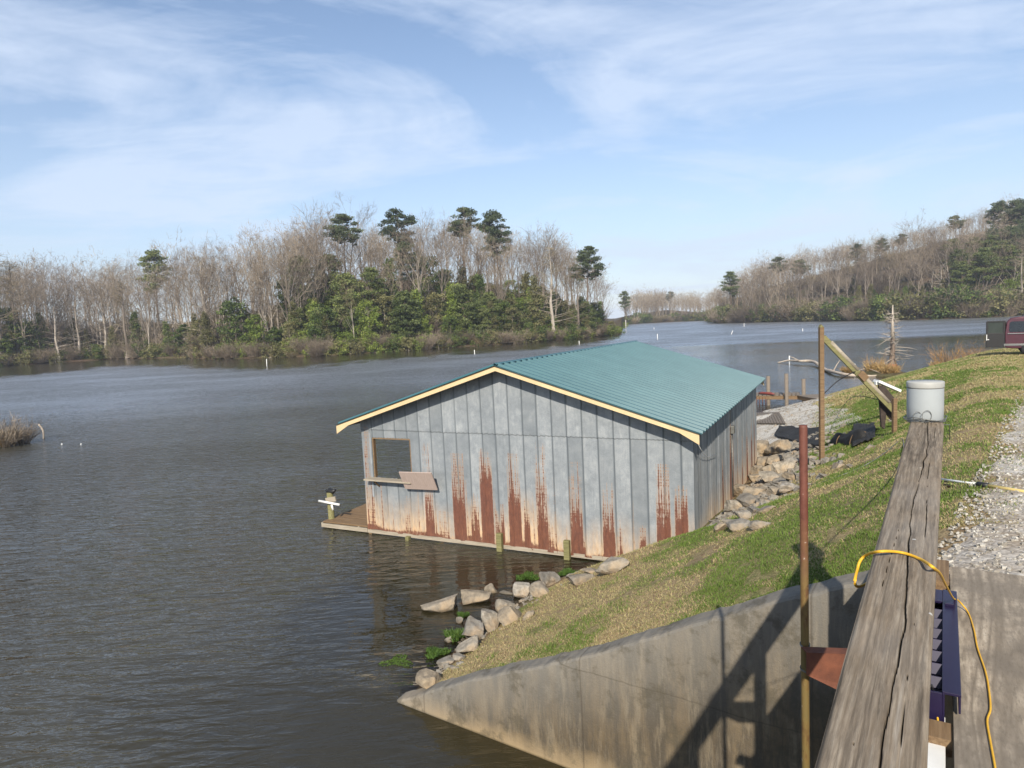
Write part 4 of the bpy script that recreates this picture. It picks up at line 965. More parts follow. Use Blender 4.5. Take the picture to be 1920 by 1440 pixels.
# ------------------------------------------------------------------ hoist, netting, signs of work beyond
def hoist():
    base = hit(1541, 866); t0 = float((base-CP)@CR[2]); top = atd(1541, 613, t0*1.0); top[0], top[1] = base[0], base[1]
    rel = lambda p: (p[0]-base[0], p[1]-base[1], p[2]-base[2])
    t = empty('hoist', base); tag(t, 'weathered timber post with sloping boom propped beside the boathouse', 'hoist')
    b = MB(); b.box((0, 0, (top[2]-base[2])/2-.1), (.10, .10, top[2]-base[2]+.2)); b.build('post', MAT['brown_wood'], t, .004)
    b = MB(); b.prism([(-.05, -.05, top[2]-base[2]), (.05, -.05, top[2]-base[2]), (-.02, -.05, top[2]-base[2]+.07)], (0, .1, 0)); b.build('post_top', MAT['green_wood'], t)
    foot = hit(1682, 800); tf = float((foot-CP)@CR[2])
    e = atd(1690, 785, tf); a = atd(1543, 632, t0-.05); L = e-a
    b = MB(); b.beam(rel(a), rel(a+L*.98), .07, .13); b.build('boom', MAT['green_wood'], t)
    for f0, f1 in ((.10, .44), (.54, .84)):
        b = MB(); o_ = np.array([0, 0, .075]); b.tube([rel(a+L*f0+o_), rel(a+L*f1+o_)], .05, 12); b.build('boom_pipe', MAT['pale_wood'], t)
    b = MB(); b.beam(rel(a+L*.46+np.array([-.0,-.02,.05])), rel(a+L*.54+np.array([0,-.02,.05])), .12, .16); b.build('joint', MAT['brown_wood'], t)
    b = MB(); k = a+L*.42
    b.tube(catenary([rel(k), rel(atd(1596, 700, t0*.99)), rel(atd(1570, 715, t0)), rel(atd(1545, 738, t0))], 8), .013, 6)
    b.tube(catenary([rel(a+L*.45), rel(atd(1597, 690, t0)), rel(atd(1606, 703, t0))], 6), .011, 6)
    b.tube(catenary([rel(a+L*.78), rel(atd(1600, 744, t0*1.1)), rel(hit(1575, 770)) ], 8), .008, 6)
    b.build('cable', MAT['black'], t)
    b = MB(); q = foot+np.array([-.12, .05, 0])
    b.prism([rel(atd(1648, 722, tf*1.01)), rel(atd(1653, 800, tf*1.01)), rel(atd(1659, 805, tf*1.01)), rel(atd(1662, 775, tf*1.01)), rel(atd(1672, 788, tf*1.01)), rel(atd(1676, 745, tf*1.01)), rel(atd(1660, 725, tf*1.01))], (0, .06, 0)); b.build('gusset', plain('dark_timber', (.06,.045,.035), (.03,.022,.018), 8, .9), t)
    # short post beside
    p = hit(1677, 812); b = MB(); hh = atd(1677, 746, float((p-CP)@CR[2]))[2]-p[2]; b.box((0, 0, hh/2-.1), (.085, .085, hh+.2)); o = b.build('stub_post', MAT['brown_wood'], None, .004, p)
    tag(o, 'short reddish-brown timber post at the lower end of the boom', 'post')
    # pale tilted tray on a stand
    p = hit(1654, 790); tp = float((p-CP)@CR[2]); t2 = empty('solar_panel', p); tag(t2, 'small white-framed tilted panel on a dark stand behind the boom', 'panel')
    r2 = lambda q: (q[0]-p[0], q[1]-p[1], q[2]-p[2])
    b = MB(); c0 = atd(1643, 714, tp); c1 = atd(1684, 732, tp); b.beam(r2(c0), r2(c1), .34, .07); b.build('panel_frame', MAT['white'], t2)
    b = MB(); b.beam(r2(c0*.75+c1*.25+np.array([0,0,.044])), r2(c0*.2+c1*.8+np.array([0,0,.044])), .26, .012); b.build('cell', plain('dark_cell', (.10,.12,.16), (.08,.09,.12), 5, .25), t2)
    b = MB(); b.box(r2(atd(1647, 718, tp)), (.2, .12, .1)); b.build('housing', MAT['white'], t2, .01)
    b = MB(); m0 = atd(1653, 722, tp); b.tube([(0, 0, -.2), (0, 0, m0[2]-p[2])], .03, 8); b.build('stand', MAT['black'], t2)
hoist()
def netting():
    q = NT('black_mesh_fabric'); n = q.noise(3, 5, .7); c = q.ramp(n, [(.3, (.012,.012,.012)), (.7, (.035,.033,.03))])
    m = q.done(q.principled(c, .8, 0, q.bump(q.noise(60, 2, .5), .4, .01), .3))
    t = empty('netting', hit(1575, 830)); o0 = np.array(t.location); tag(t, 'black mesh fabric with bent hoops heaped on the grass beside the hoist post', 'netting')
    A0 = hit(1546, 832); A1 = hit(1603, 836); ax = A1-A0; L = np.linalg.norm(ax); ax /= L; pr = np.array([-ax[1], ax[0], 0]); 
    U = np.linspace(0, 1, 30); T = np.linspace(0, math.pi, 24); V = []
    for u in U:
        rad = (.20+.13*u+.03*math.sin(u*9))*min(1, (1-abs(2*u-1)**5)**.5+.02)
        for th in T:
            c = A0+ax*L*u+pr*(.25-math.cos(th)*rad*.8); z = tz(c[0], c[1])
            V.append((c[0]-o0[0], c[1]-o0[1], A0[2]*(1-u)+A1[2]*u+math.sin(th)*rad*1.35*(1+.28*mnoise.noise((u*5, th*2, 0)))-o0[2]-.02))
    o = np_mesh('mesh_cover', V, grid_faces(30, 24), m, None, True, t); so = o.modifiers.new('s', 'SOLIDIFY'); so.thickness = .006
    # flat dark sheets to both sides, following the ground
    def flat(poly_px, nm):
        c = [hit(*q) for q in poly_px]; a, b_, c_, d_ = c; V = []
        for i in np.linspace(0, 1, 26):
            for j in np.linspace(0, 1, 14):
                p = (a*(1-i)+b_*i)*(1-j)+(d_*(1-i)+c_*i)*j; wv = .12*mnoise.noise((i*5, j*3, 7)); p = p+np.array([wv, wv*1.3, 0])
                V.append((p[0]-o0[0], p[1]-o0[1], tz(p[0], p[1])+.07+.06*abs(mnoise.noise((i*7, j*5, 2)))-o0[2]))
        o = np_mesh('dark_sheet', V, grid_faces(26, 14), m, None, True, t); so = o.modifiers.new('s', 'SOLIDIFY'); so.thickness = .005
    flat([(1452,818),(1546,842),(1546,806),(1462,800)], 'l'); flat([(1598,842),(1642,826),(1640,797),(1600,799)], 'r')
    b = MB()
    for u, rad in ((.14, .20), (.38, .25), (.86, .31)):
        pts = []
        for th in np.linspace(0, math.pi, 16):
            c = A0+ax*L*u+pr*(.25-math.cos(th)*rad*.82); pts.append((c[0]-o0[0], c[1]-o0[1], A0[2]*(1-u)+A1[2]*u+math.sin(th)*rad*1.2-o0[2]))
        b.tube(pts, .013, 6)
    b.build('hoop', MAT['brown_wood'], t)
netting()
def ground_rope():
    P = [rp(3.6, -.0, RT-.12)]+[hit(x, y, .02) for x, y in [(1692,822),(1668,842),(1640,862),(1610,878),(1575,892),(1540,904),(1500,912),(1462,914)]]
    P.insert(1, (P[0]+P[1])/2+np.array([0, 0, -.3])); b = MB(); b.tube(catenary(P, 6), .007, 6); o = b.build('rope', MAT['wire']); tag(o, 'thin dark cable running down the grass from the handrail end', 'cable')
ground_rope()

# ------------------------------------------------------------------ dock, beach things
def dock():
    c = at(1475, 752, .45); t = empty('dock', (c[0], c[1], 0)); tag(t, 'old grey plank dock with tall posts behind the boathouse', 'dock')
    rel = lambda p: (p[0]-c[0], p[1]-c[1], p[2])
    a = at(1415, 741, .55); b_ = at(1500, 741, .55); e = at(1560, 752, .75)
    for (p, q) in ((a, b_), (b_, e)):
        b = MB(); L = np.linalg.norm(q-p); d = (q-p)/L; n = int(L/.2)
        wd = np.array([-d[1], d[0], 0])
        for k in range(n):
            m = p+d*(k+.5)*L/n; b.beam(rel(m-wd*.2), rel(m+wd*1.25), .17, .04)
        b.build('planks', MAT['grey_wood'], t)
        b = MB(); b.beam(rel(p-wd*.15+np.array([0,0,-.12])), rel(q-wd*.15+np.array([0,0,-.12])), .06, .18); b.beam(rel(p+wd*1.1+np.array([0,0,-.12])), rel(q+wd*1.1+np.array([0,0,-.12])), .06, .18); b.build('stringer', MAT['brown_wood'], t)
    for (px, yt, yb) in [(1441,705,760),(1475,700,762),(1507,710,758)]:
        p = at(px, yb, -.0); tt = float((p-CP)@CR[2]); zt = atd(px, yt, tt)[2]
        b = MB(); b.tube([(p[0]-c[0], p[1]-c[1], -1.5), (p[0]-c[0], p[1]-c[1], zt)], .10, 10); b.build('dock_post', MAT['grey_wood'], t)
    p = at(1422, 737, .65); q = at(1452, 739, .65); b = MB(); m = (p+q)/2; d = (q-p)
    b.tube([p, p+d*.2+np.array([0,0,.02]), p+d*.8+np.array([0,0,.02]), q], [.03, .07, .075, .03], 10); o = b.build('kayak', MAT['red']); tag(o, 'faded red boat hull lying on the dock planks', 'boat')
    # metal railing bits below
    b = MB()
    for px in (1419, 1424, 1430, 1436): 
        p = at(px, 760, .05); b.tube([(p[0], p[1], 0), (p[0], p[1], .5)], .02, 5)
    o = b.build('rusty_rack', MAT['rust']); tag(o, 'rusty iron rack standing under the near end of the dock', 'rack')
    # pallet ramp on the beach
    P = [hit(1416, 798), hit(1474, 799), hit(1462, 778), hit(1412, 778)]; b = MB(); n = 11
    for k in range(n):
        u0, u1 = k/n, (k+.86)/n; q = [P[0]*(1-u0)+P[1]*u0, P[0]*(1-u1)+P[1]*u1, P[3]*(1-u1)+P[2]*u1, P[3]*(1-u0)+P[2]*u0]; b.prism([v+np.array([0,0,.09]) for v in q], (0, 0, .04))
    o = b.build('wooden_ramp', MAT['grey_wood']); tag(o, 'grey slatted wooden ramp lying on the gravel beach', 'ramp')
    p = hit(1420, 772); b = MB(); b.box((p[0], p[1], p[2]+.2), (.45, .4, .4), rz=.4); o = b.build('timber_block', MAT['pale_wood'], None, .02); tag(o, 'tan timber block beside the ramp at the boathouse corner', 'block')
dock()
def driftwood():
    P = [at(1458, 680, .05), at(1478, 676, .25), at(1500, 677, .3), at(1525, 678, .3), at(1543, 691, .12), at(1562, 697, .2), at(1590, 703, .15), at(1625, 705, .05), at(1665, 703, .0)]
    b = MB(); b.tube(catenary(P, 5), [(.04+.10*math.sin(math.pi*min(1, k/40*1.0)) if k < 38 else .04)*(1+.5*mnoise.noise((k*.7, 0, 0))) for k in range((len(P)-1)*5+1)], 10)
    for (i, dx, dy) in ((2, -.5, .5), (5, .4, .9), (6, .8, .4)):
        a = P[i]; b.tube([a, a+np.array([dx, .2, dy*.6]), a+np.array([dx*1.8, .3, dy])], [.05, .035, .012], 6)
    o = b.build('driftwood_log', MAT['driftwood']); tag(o, 'long bleached driftwood log lying across the cove water', 'log')
driftwood()

# ------------------------------------------------------------------ vegetation prototypes
def ribbons(S, E, w0, w1, rng):
    n = len(S); D = E-S; X = np.cross(D, rng.normal(size=(n, 3))); X /= np.linalg.norm(X, axis=1)[:, None]+1e-9
    w0 = np.broadcast_to(np.asarray(w0, float), (n,)); w1 = np.broadcast_to(np.asarray(w1, float), (n,))
    V = np.stack([S-X*w0[:, None], S+X*w0[:, None], E+X*w1[:, None], E-X*w1[:, None]], 1).reshape(-1, 3); i = np.arange(n)*4
    return V, np.stack([i, i+1, i+2, i+3], 1)
def tubes_np(segs, nside=5):
    """segs: list of (p0,p1,r0,r1)"""
    S = np.array([s[0] for s in segs]); E = np.array([s[1] for s in segs]); r0 = np.array([s[2] for s in segs]); r1 = np.array([s[3] for s in segs])
    D = E-S; D /= np.linalg.norm(D, axis=1)[:, None]+1e-9; ref = np.where(np.abs(D[:, 2:3]) < .9, [[0, 0, 1.]], [[1., 0, 0]])
    A = np.cross(D, ref); A /= np.linalg.norm(A, axis=1)[:, None]; B = np.cross(D, A); V = []
    for P, r in ((S, r0), (E, r1)):
        for k in range(nside):
            t = 2*math.pi*k/nside; V.append(P+(A*math.cos(t)+B*math.sin(t))*r[:, None])
    V = np.stack(V, 1).reshape(-1, 3); m = len(segs); base = np.arange(m)*nside*2; F = []
    for k in range(nside): F.append(np.stack([base+k, base+(k+1) % nside, base+nside+(k+1) % nside, base+nside+k], 1))
    return V, np.concatenate(F)
PROTO = {}
def proto(name, parts):
    """parts: list of (part name, V, F, material, tint) ; returns meshes"""
    out = []
    for (pn, V, F, m, tint) in parts:
        o = np_mesh(pn, V, F, m, {'tint': tint}); me = o.data; bpy.data.objects.remove(o); out.append((pn, me))
    PROTO[name] = out
def grow(rng, p, d, L, r, lvl, segs, tips, maxl, spread, up, nch, wob=.12):
    n = 4 if lvl < 2 else 3; pts = [p]; q = p.copy(); dd = d.copy()
    for k in range(n):
        dd = dd+rng.normal(size=3)*wob+np.array([0, 0, up*.12]); dd /= np.linalg.norm(dd); q2 = q+dd*L/n
        ra, rb = r*(1-.8*k/n), r*(1-.8*(k+1)/n); segs.append((q, q2, ra, rb)); q = q2; pts.append(q)
    if lvl >= maxl: tips.append((pts[-2], q, dd)); return
    m = nch[lvl]
    for k in range(m):
        t = (.3 if lvl == 0 else .25)+.7*(k+rng.random())/m; t = min(t, .99); i = int(t*n); b = pts[i]+(pts[i+1]-pts[i])*(t*n-i)
        ax = rng.normal(size=3); ax -= ax@dd*dd; ax /= np.linalg.norm(ax)
        nd = d*math.cos(spread)+ax*math.sin(spread)*(1+.3*rng.normal()); nd /= np.linalg.norm(nd)
        grow(rng, b, nd, L*(.52 if lvl == 0 else .55)*(1.25-t*.6)*(.8+.4*rng.random()), r*(1-.75*t)*.55, lvl+1, segs, tips, maxl, spread, up, nch, wob)
def bare(name, seed, h, spread=.65, up=1., rad=.22, nch=(13, 6, 4), ntw=7, twl=1.3, tw=.022, barkm='bark', twm='twig', start=None, lean=0):
    rng = np.random.default_rng(seed); segs = []; tips = []
    grow(rng, np.zeros(3), np.array([lean, 0, 1.]), h*.93, rad, 0, segs, tips, len(nch)-1+0, spread, up, nch, .07)
    big = [s for s in segs if s[2] > .03]; small = [s for s in segs if s[2] <= .03]
    V, F = tubes_np(big, 6); S = [s[0] for s in small]; E = [s[1] for s in small]; W0 = [max(s[2], tw*.8) for s in small]; W1 = [max(s[3], tw*.6) for s in small]
    for (a, b, d) in tips:
        for k in range(ntw):
            q = a+(b-a)*rng.random(); nd = d*.7+rng.normal(size=3)*.55+np.array([0, 0, .25*up]); nd /= np.linalg.norm(nd); l = twl*(.4+rng.random()); S.append(q); e = q+nd*l; E.append(e); W0.append(tw*.8); W1.append(tw*.3)
            for j in range(2):
                q2 = q+(e-q)*(.3+.6*rng.random()); nd2 = nd+rng.normal(size=3)*.5; nd2 /= np.linalg.norm(nd2); S.append(q2); E.append(q2+nd2*l*.55); W0.append(tw*.6); W1.append(tw*.25)
    V2, F2 = ribbons(np.array(S), np.array(E), W0, W1, rng)
    proto(name, [('trunk', V, F, MAT[barkm], np.full(len(V), .5)+.0), ('crown', V2, F2, MAT[twm], np.repeat(rng.random(len(F2)), 4))])
for i in range(5): bare('bare%d' % i, 100+i, 17+i*.7, .50+.06*i, 1.1, .2+.02*i, (13, 6, 4), 6, 1.5)
bare('vase0', 120, 15, .42, 1.6, .24, (14, 6, 4), 7, 1.5, barkm='bark_pale'); bare('vase1', 121, 16, .5, 1.4, .2, (15, 5, 4), 7, 1.5, barkm='bark')
bare('white0', 123, 13, .5, 1.0, .15, (9, 5, 3), 5, 1.2, .02, 'bark_pale', 'twig_tan'); bare('white1', 124, 15, .6, .8, .14, (9, 5, 3), 5, 1.2, .02, 'bark_pale', 'twig')
def cypress(name, seed, h, twm='twig_tan', rad=.34, green=False):
    rng = np.random.default_rng(seed); segs = []; z = 0; q = np.zeros(3)
    prof = [(0, rad*2.1), (.03, rad*1.4), (.09, rad), (.4, rad*.7), (.7, rad*.4), (1, .03)]
    for k in range(len(prof)-1):
        e = q*0+np.array([rng.normal()*.15, rng.normal()*.15, prof[k+1][0]*h]); segs.append((q, e, prof[k][1], prof[k+1][1])); q = e
    S = []; E = []; W0 = []; W1 = []
    nb = 46
    for k in range(nb):
        t = .16+.82*(k+rng.random())/nb; a = rng.random()*6.28; L = h*.26*(1.08-t)*(.6+.7*rng.random())+.5; b = np.array([0, 0, t*h]); d = np.array([math.cos(a), math.sin(a), .05+.5*t]); p = b
        for j in range(3):
            p2 = p+d*L/3; segs.append((p, p2, .05*(1.2-t)*(1-j*.3)+.01, .05*(1.2-t)*(1-(j+1)*.3)+.008)); p = p2; d = d+np.array([rng.normal()*.15, rng.normal()*.15, .05])
            for m in range(10):
                q2 = p-(p-b)*rng.random()*.33; nd = np.array([rng.normal()*.7+math.cos(a)*.6, rng.normal()*.7+math.sin(a)*.6, rng.normal()*.25+.1]); S.append(q2); E.append(q2+nd*(.35+.7*rng.random())); W0.append(.018); W1.append(.008)
    V, F = tubes_np(segs, 7); V2, F2 = ribbons(np.array(S), np.array(E), W0, W1, rng)
    proto(name, [('trunk', V, F, MAT['bark_pale' if seed % 2 else 'bark'], np.full(len(V), .4)), ('crown', V2, F2, MAT[twm], np.repeat(rng.random(len(F2)), 4))])
cypress('cyp0', 130, 17); cypress('cyp1', 131, 15, 'twig'); cypress('cyp2', 133, 19, 'twig_tan', .4)
def leaf_cloud(rng, centers, radii, n_per, size, flat=.6):
    """clumps of small quads; clumps vary in tint"""
    V = []; T = []; 
    for c, r in zip(centers, radii):
        n = int(n_per*(r**2)); u = rng.normal(size=(n, 3)); u /= np.linalg.norm(u, axis=1)[:, None]; rr = r*(.25+.95*rng.random(n)**.7)[:, None]
        P = c+u*rr*np.array([1, 1, flat]); A = rng.normal(size=(n, 3)); A /= np.linalg.norm(A, axis=1)[:, None]; B = np.cross(A, rng.normal(size=(n, 3))); B /= np.linalg.norm(B, axis=1)[:, None]
        s = size*(.5+rng.random(n))[:, None]; q = np.stack([P-A*s, P-B*s*.5, P+A*s, P+B*s*.5], 1); V.append(q.reshape(-1, 3)); T.append(np.repeat(np.clip(.5+rng.normal()*.16+.22*rng.normal(size=n), 0, 1), 4))
    V = np.concatenate(V); T = np.concatenate(T); i = np.arange(len(V)//4)*4; return V, np.stack([i, i+1, i+2, i+3], 1), T
def pine(name, seed, h, crown0=.55, cr=3.2, mat='needle', n=42, size=.19):
    rng = np.random.default_rng(seed); segs = []; q = np.zeros(3); dx = rng.normal()*.5
    for k in range(5): e = np.array([dx*math.sin((k+1)*.7), rng.normal()*.1, h*.97*(k+1)/5]); segs.append((q, e, .24*(1-k*.17), .24*(1-(k+1)*.17)+.01)); q = e
    C = []; Rr = []
    for k in range(n):
        t = crown0+(1-crown0)*rng.random()**.8; a = rng.random()*6.28; prof = math.sin(math.pi*min(1, ((t-crown0)/(1-crown0))*.72+.25))**.8; L = cr*prof*(.45+.65*rng.random())
        i = min(4, int(t*5)); b = segs[i][0]+(segs[i][1]-segs[i][0])*(t*5-i); e = b+np.array([math.cos(a)*L, math.sin(a)*L, L*.28]); m = (b+e)/2+np.array([0, 0, -.1]); segs.append((b, m, .06, .045)); segs.append((m, e, .045, .02)); C.append(e); Rr.append(.6+.65*rng.random())
        if L > 1.6: C.append(m+rng.normal(size=3)*.4); Rr.append(.45+.3*rng.random())
    for k in range(int(6)):  # dead lower limbs
        t = crown0*(.5+.5*rng.random()); a = rng.random()*6.28; b = np.array([0, 0, t*h]); segs.append((b, b+np.array([math.cos(a), math.sin(a), .2])*(.8+rng.random()), .04, .01))
    V, F = tubes_np(segs, 6); V2, F2, T = leaf_cloud(rng, C, Rr, 130, size, .42)
    proto(name, [('trunk', V, F, MAT['bark_pine'], np.full(len(V), .5)), ('crown', V2, F2, MAT[mat], T)])
pine('pine0', 140, 20, .62, 3.3); pine('pine1', 141, 22, .55, 3.6, n=55); pine('pine2', 142, 18, .5, 3.0, 'needle_light'); pine('pine3', 143, 21, .72, 3.4, n=40)
pine('young0', 145, 11, .15, 2.6, 'needle_light', 60, .2); pine('young1', 146, 9, .08, 2.4, 'leaf_dark', 60, .2)
def evergreen(name, seed, h, w, mat, n=60, size=.17, conical=False):
    rng = np.random.default_rng(seed); segs = [(np.zeros(3), np.array([0, 0, h*.8]), .13, .03)]; C = []; Rr = []
    for k in range(n):
        t = .05+.93*rng.random(); a = rng.random()*6.28
        prof = (1.05-t)*1.1 if conical else math.sin(math.pi*min(.98, t*.8+.16))**.6
        L = w*prof*math.sqrt(rng.random())*(.8+.4*rng.random()); c = np.array([math.cos(a)*L, math.sin(a)*L, t*h]); C.append(c); Rr.append((.28+.3*rng.random())*w*.42+.2)
        if k % 2: segs.append((np.array([0, 0, max(.1, t*h-.6)]), c, .035, .012))
    V, F = tubes_np(segs, 5); V2, F2, T = leaf_cloud(rng, C, Rr, 95, size, .7)
    proto(name, [('trunk', V, F, MAT['bark'], np.full(len(V), .5)), ('crown', V2, F2, MAT[mat], T)])
evergreen('holly0', 150, 8, 2.6, 'leaf_dark', 70); evergreen('holly1', 151, 10, 3.0, 'leaf_bright', 80); evergreen('holly2', 152, 6, 2.6, 'leaf_bright', 55); evergreen('holly3', 153, 9, 2.4, 'leaf_olive', 60)
evergreen('cone0', 154, 11, 2.6, 'leaf_dark', 80, .17, True); evergreen('cone1', 155, 12, 2.8, 'leaf_olive', 80, .17, True); evergreen('cone2', 156, 10, 2.6, 'leaf_bright', 70, .17, True)
evergreen('bush0', 160, 3.0, 2.2, 'leaf_olive', 30, .15); evergreen('bush1', 161, 2.6, 2.4, 'leaf_bright', 30, .15); evergreen('bush2', 162, 3.6, 2.4, 'leaf_dark', 34, .16)
def brush(name, seed, h, w, twm, n=420, leaf=None, thin=.014):
    rng = np.random.default_rng(seed); a = rng.random(n)*6.28; rr = w*.35*np.sqrt(rng.random(n)); S = np.stack([rr*np.cos(a), rr*np.sin(a), rng.random(n)*.1], 1)
    D = np.stack([np.cos(a)*.55+rng.normal(size=n)*.25, np.sin(a)*.55+rng.normal(size=n)*.25, .7+rng.random(n)*.6], 1); L = h*(.4+.6*rng.random(n))[:, None]; E = S+D*L*.8
    k = rng.integers(0, n, n*4); q = S[k]+(E[k]-S[k])*(.3+.7*rng.random(n*4))[:, None]; E2 = q+(D[k]*.5+rng.normal(size=(n*4, 3))*.4)*h*.22
    V, F = ribbons(np.concatenate([S, q]), np.concatenate([E, E2]), thin, thin*.4, rng); T = np.repeat(rng.random(len(F)), 4)
    segs = [(np.zeros(3), np.array([rng.normal()*.3, rng.normal()*.3, h*.6]), .05, .02) for k_ in range(5)]; V0, F0 = tubes_np(segs, 5)
    proto(name, [('trunk', V0, F0, MAT['bark'], np.full(len(V0), .5)), ('crown', V, F, MAT[twm], T)])
brush('brush0', 170, 3.2, 3, 'twig'); brush('brush1', 171, 2.8, 3, 'twig_tan'); brush('brush2', 172, 4.2, 3.2, 'twig')
brush('orange', 173, 2.0, 1.3, 'orange_twig', 120, thin=.006); brush('reeds', 174, .7, 1.1, 'reed', 300, thin=.010); brush('shrubL', 175, 1.9, 1.4, 'twig', 220, thin=.009)

ALLP = []
def plant(pn, x, y, z, sc, rz, name, label, cat, group=None, scz=None, tilt=0):
    root = empty(name, (x, y, z), rz); root.scale = (sc, sc, scz or sc)
    if tilt: root.rotation_euler = (tilt, 0, rz)
    tag(root, label, cat, group)
    for (part, me) in PROTO[pn]:
        o = bpy.data.objects.new(part, me); COL.objects.link(o); o.parent = root
    return root
HGT = {k_: v_*f_ for f_, d_ in ((1.13, dict(bare0=17, bare1=17.7, bare2=18.4, bare3=19.1, bare4=19.8, vase0=16, vase1=17, white0=13.5, white1=15.5, cyp0=17, cyp1=15, cyp2=19)), (1, {'pine0':20,'pine1':22,'pine2':18,'pine3':21,'young0':11,'young1':9,
       'holly0':8.6,'holly1':10.6,'holly2':6.6,'holly3':9.6,'cone0':11.5,'cone1':12.5,'cone2':10.5})) for k_, v_ in d_.items()}
def place_px(pn, px, ytop, off, name, label, cat, group=None, maxsc=1.6, ww=None):
    """tree whose top reaches picture height ytop, standing off metres behind the shoreline"""
    az = pxaz(px); r = float(rs_of(az))+off; z = float(land_z(np.array(az), np.array(r))); x, y = r*math.sin(az), r*math.cos(az)
    # refine azimuth for the picture column
    for _ in range(4):
        q = CR@(np.array([x, y, z+8])-CP); u = 960+FPX*q[0]/q[2]; az += (px-u)/FPX*.95; x, y = r*math.sin(az), r*math.cos(az)
    z = float(land_z(np.array(az), np.array(r))); z = max(z, -.1)
    t = float((np.array([x, y, z])-CP)@CR[2]); zt = atd(px, ytop, t)[2]; hh = max(2., zt-z); sz = hh/HGT[pn]; sc = min(max(sz, .5), maxsc) if ww is None else ww
    return plant(pn, x, y, z-.1, sc, rnd.random()*6.28, name, label, cat, group, sz)
# named trees: (proto, px, top y, metres behind shore, name, label)
GP = 'tall pines rising above the bare woods'
NAMED = [('pine3',650,402,34,'pine_tree','round-crowned tall pine above the left woods, leftmost of the skyline pines'),('pine0',750,390,36,'pine_tree','slim tall pine with tufted crown, second skyline pine from the left'),
('pine3',876,389,38,'pine_tree','long-trunked pine with flat crown, third skyline pine over the point'),('pine1',930,394,34,'pine_tree','broad dark tall pine, rightmost of the skyline group over the point'),('pine0',1107,460,6,'pine_tree','leaning dark pine near the tip of the wooded point'),
('pine2',1172,545,3,'pine_tree','small pine at the very tip of the point, before the gap'),('pine2',297,468,40,'pine_tree','single dark pine top above the woods on the far left'),('pine1',765,452,22,'pine_tree','large bushy pine below the slim skyline pine'),
('pine2',700,500,12,'pine_tree','bright green full pine mid-slope left of the point'),('pine2',1370,508,10,'pine_tree','layered pine at the left end of the right-hand shore'),('pine1',1608,456,60,'pine_tree','dark round pine on the skyline of the right-hand hill'),
('pine3',1460,481,40,'pine_tree','pale flat-topped pine on the right hill, left of the others'),('pine3',1500,486,35,'pine_tree','umbrella-shaped pine right of the flat-topped one on the right hill'),('pine0',1655,446,70,'pine_tree','tiny dark pine tip on the right skyline'),
('pine3',1690,438,70,'pine_tree','thin pine on the right skyline above bare trees'),('pine3',1790,404,70,'pine_tree','open-crowned pine on the right hill left of the big ones'),('pine1',1872,376,55,'pine_tree','tall spreading pine high at the right edge hill'),
('pine1',1905,372,50,'pine_tree','tall pine cut by the right edge of the picture'),('pine2',1862,440,25,'pine_tree','green pine halfway down the right edge hill'),('pine2',1895,460,14,'pine_tree','bright green pine above the van'),
('pine3',1257,546,20,'pine_tree','small round pine in the far woods across the gap'),('pine2',1845,470,30,'pine_tree','lighter green pine left of the one above the van')]
for (pn, px, yt, off, nm, lb) in NAMED: place_px(pn, px, yt, off, nm, lb, 'pine tree', GP)
GE = 'evergreens along the wooded shores'
EV = [('holly0',440,548,5,'dark rounded evergreen at the left of the green group'),('holly1',478,585,3,'bright green bushy evergreen at the water below the bare vase-shaped tree'),('young0',565,485,24,'narrow green pine behind the pale dead trunk'),('holly3',380,590,2,'yellow-green shrub tree leaning over the water at the left'),
('young0',650,515,14,'green young pine left of the tallest mid-slope evergreen'),('cone0',735,480,16,'dark conical evergreen under the slim skyline pine'),('holly0',800,460,24,'dark wide evergreen below the broad skyline pine'),('cone1',610,585,5,'olive evergreen right of the bright bush'),
('cone2',590,560,9,'yellow-green evergreen in the middle of the green slope'),('holly1',690,560,4,'bright evergreen with pale stems below at the water'),('holly0',755,560,5,'dark full evergreen beside the bright one with stems'),('holly1',795,595,3,'bright low evergreen right of the dark full one'),
('cone0',900,510,14,'green conical evergreen below the skyline pines'),('holly0',843,585,4,'dark evergreen bush on the bank near the middle of the point'),('cone1',920,560,6,'olive conical evergreen right of the middle of the point'),('cone1',1003,512,8,'tall olive-green spire near the right of the point'),
('holly3',960,570,4,'olive evergreen left of the flared pale trunk'),('holly1',1035,590,4,'bright evergreen behind the flared pale trunk'),('cone1',1060,560,10,'olive evergreen between the two pale trunks'),('cone0',255,580,6,'dark evergreen in the bare wood on the left shore'),
('cone0',310,600,5,'dark low evergreen left of the yellow-green shrub'),('holly0',40,590,6,'dark evergreen at the left edge shore'),('holly0',10,560,8,'dark evergreen cut by the left edge'),('holly3',1145,600,2,'olive bush at the tip of the wooded point'),('holly3',540,600,3,'olive evergreen just right of the bright bushy one'),
('holly2',645,615,2,'low bright evergreen at the waterline mid slope'),('cone2',880,600,3,'yellow-green evergreen on the bank centre'),('holly0',990,600,3,'dark low evergreen left of the tall olive spire'),('cone1',1100,590,4,'olive evergreen under the leaning pine'),
('young0',620,480,30,'distant green pine top between bare trees'),('cone0',668,520,20,'dark evergreen behind the young pine'),('holly1',1890,520,8,'bright bushy evergreen at the right edge shore above the van'),('cone2',1912,490,14,'pointed yellow-green evergreen at the right edge'),('holly0',1800,525,10,'dark wide evergreen low on the right hill'),('holly0',1825,510,16,'dark evergreen left of the right edge pines'),('cone1',1770,545,8,'olive evergreen low on the right hill above the shore'),('holly3',1870,540,4,'olive evergreen at the water behind the van'),('holly3',720,545,10,'olive evergreen mid slope below the bushy pine')]
for (pn, px, yt, off, lb) in EV: place_px(pn, px, yt, off, 'evergreen_tree', lb, 'evergreen tree', GE)
GB = 'notable bare trees near the shore'
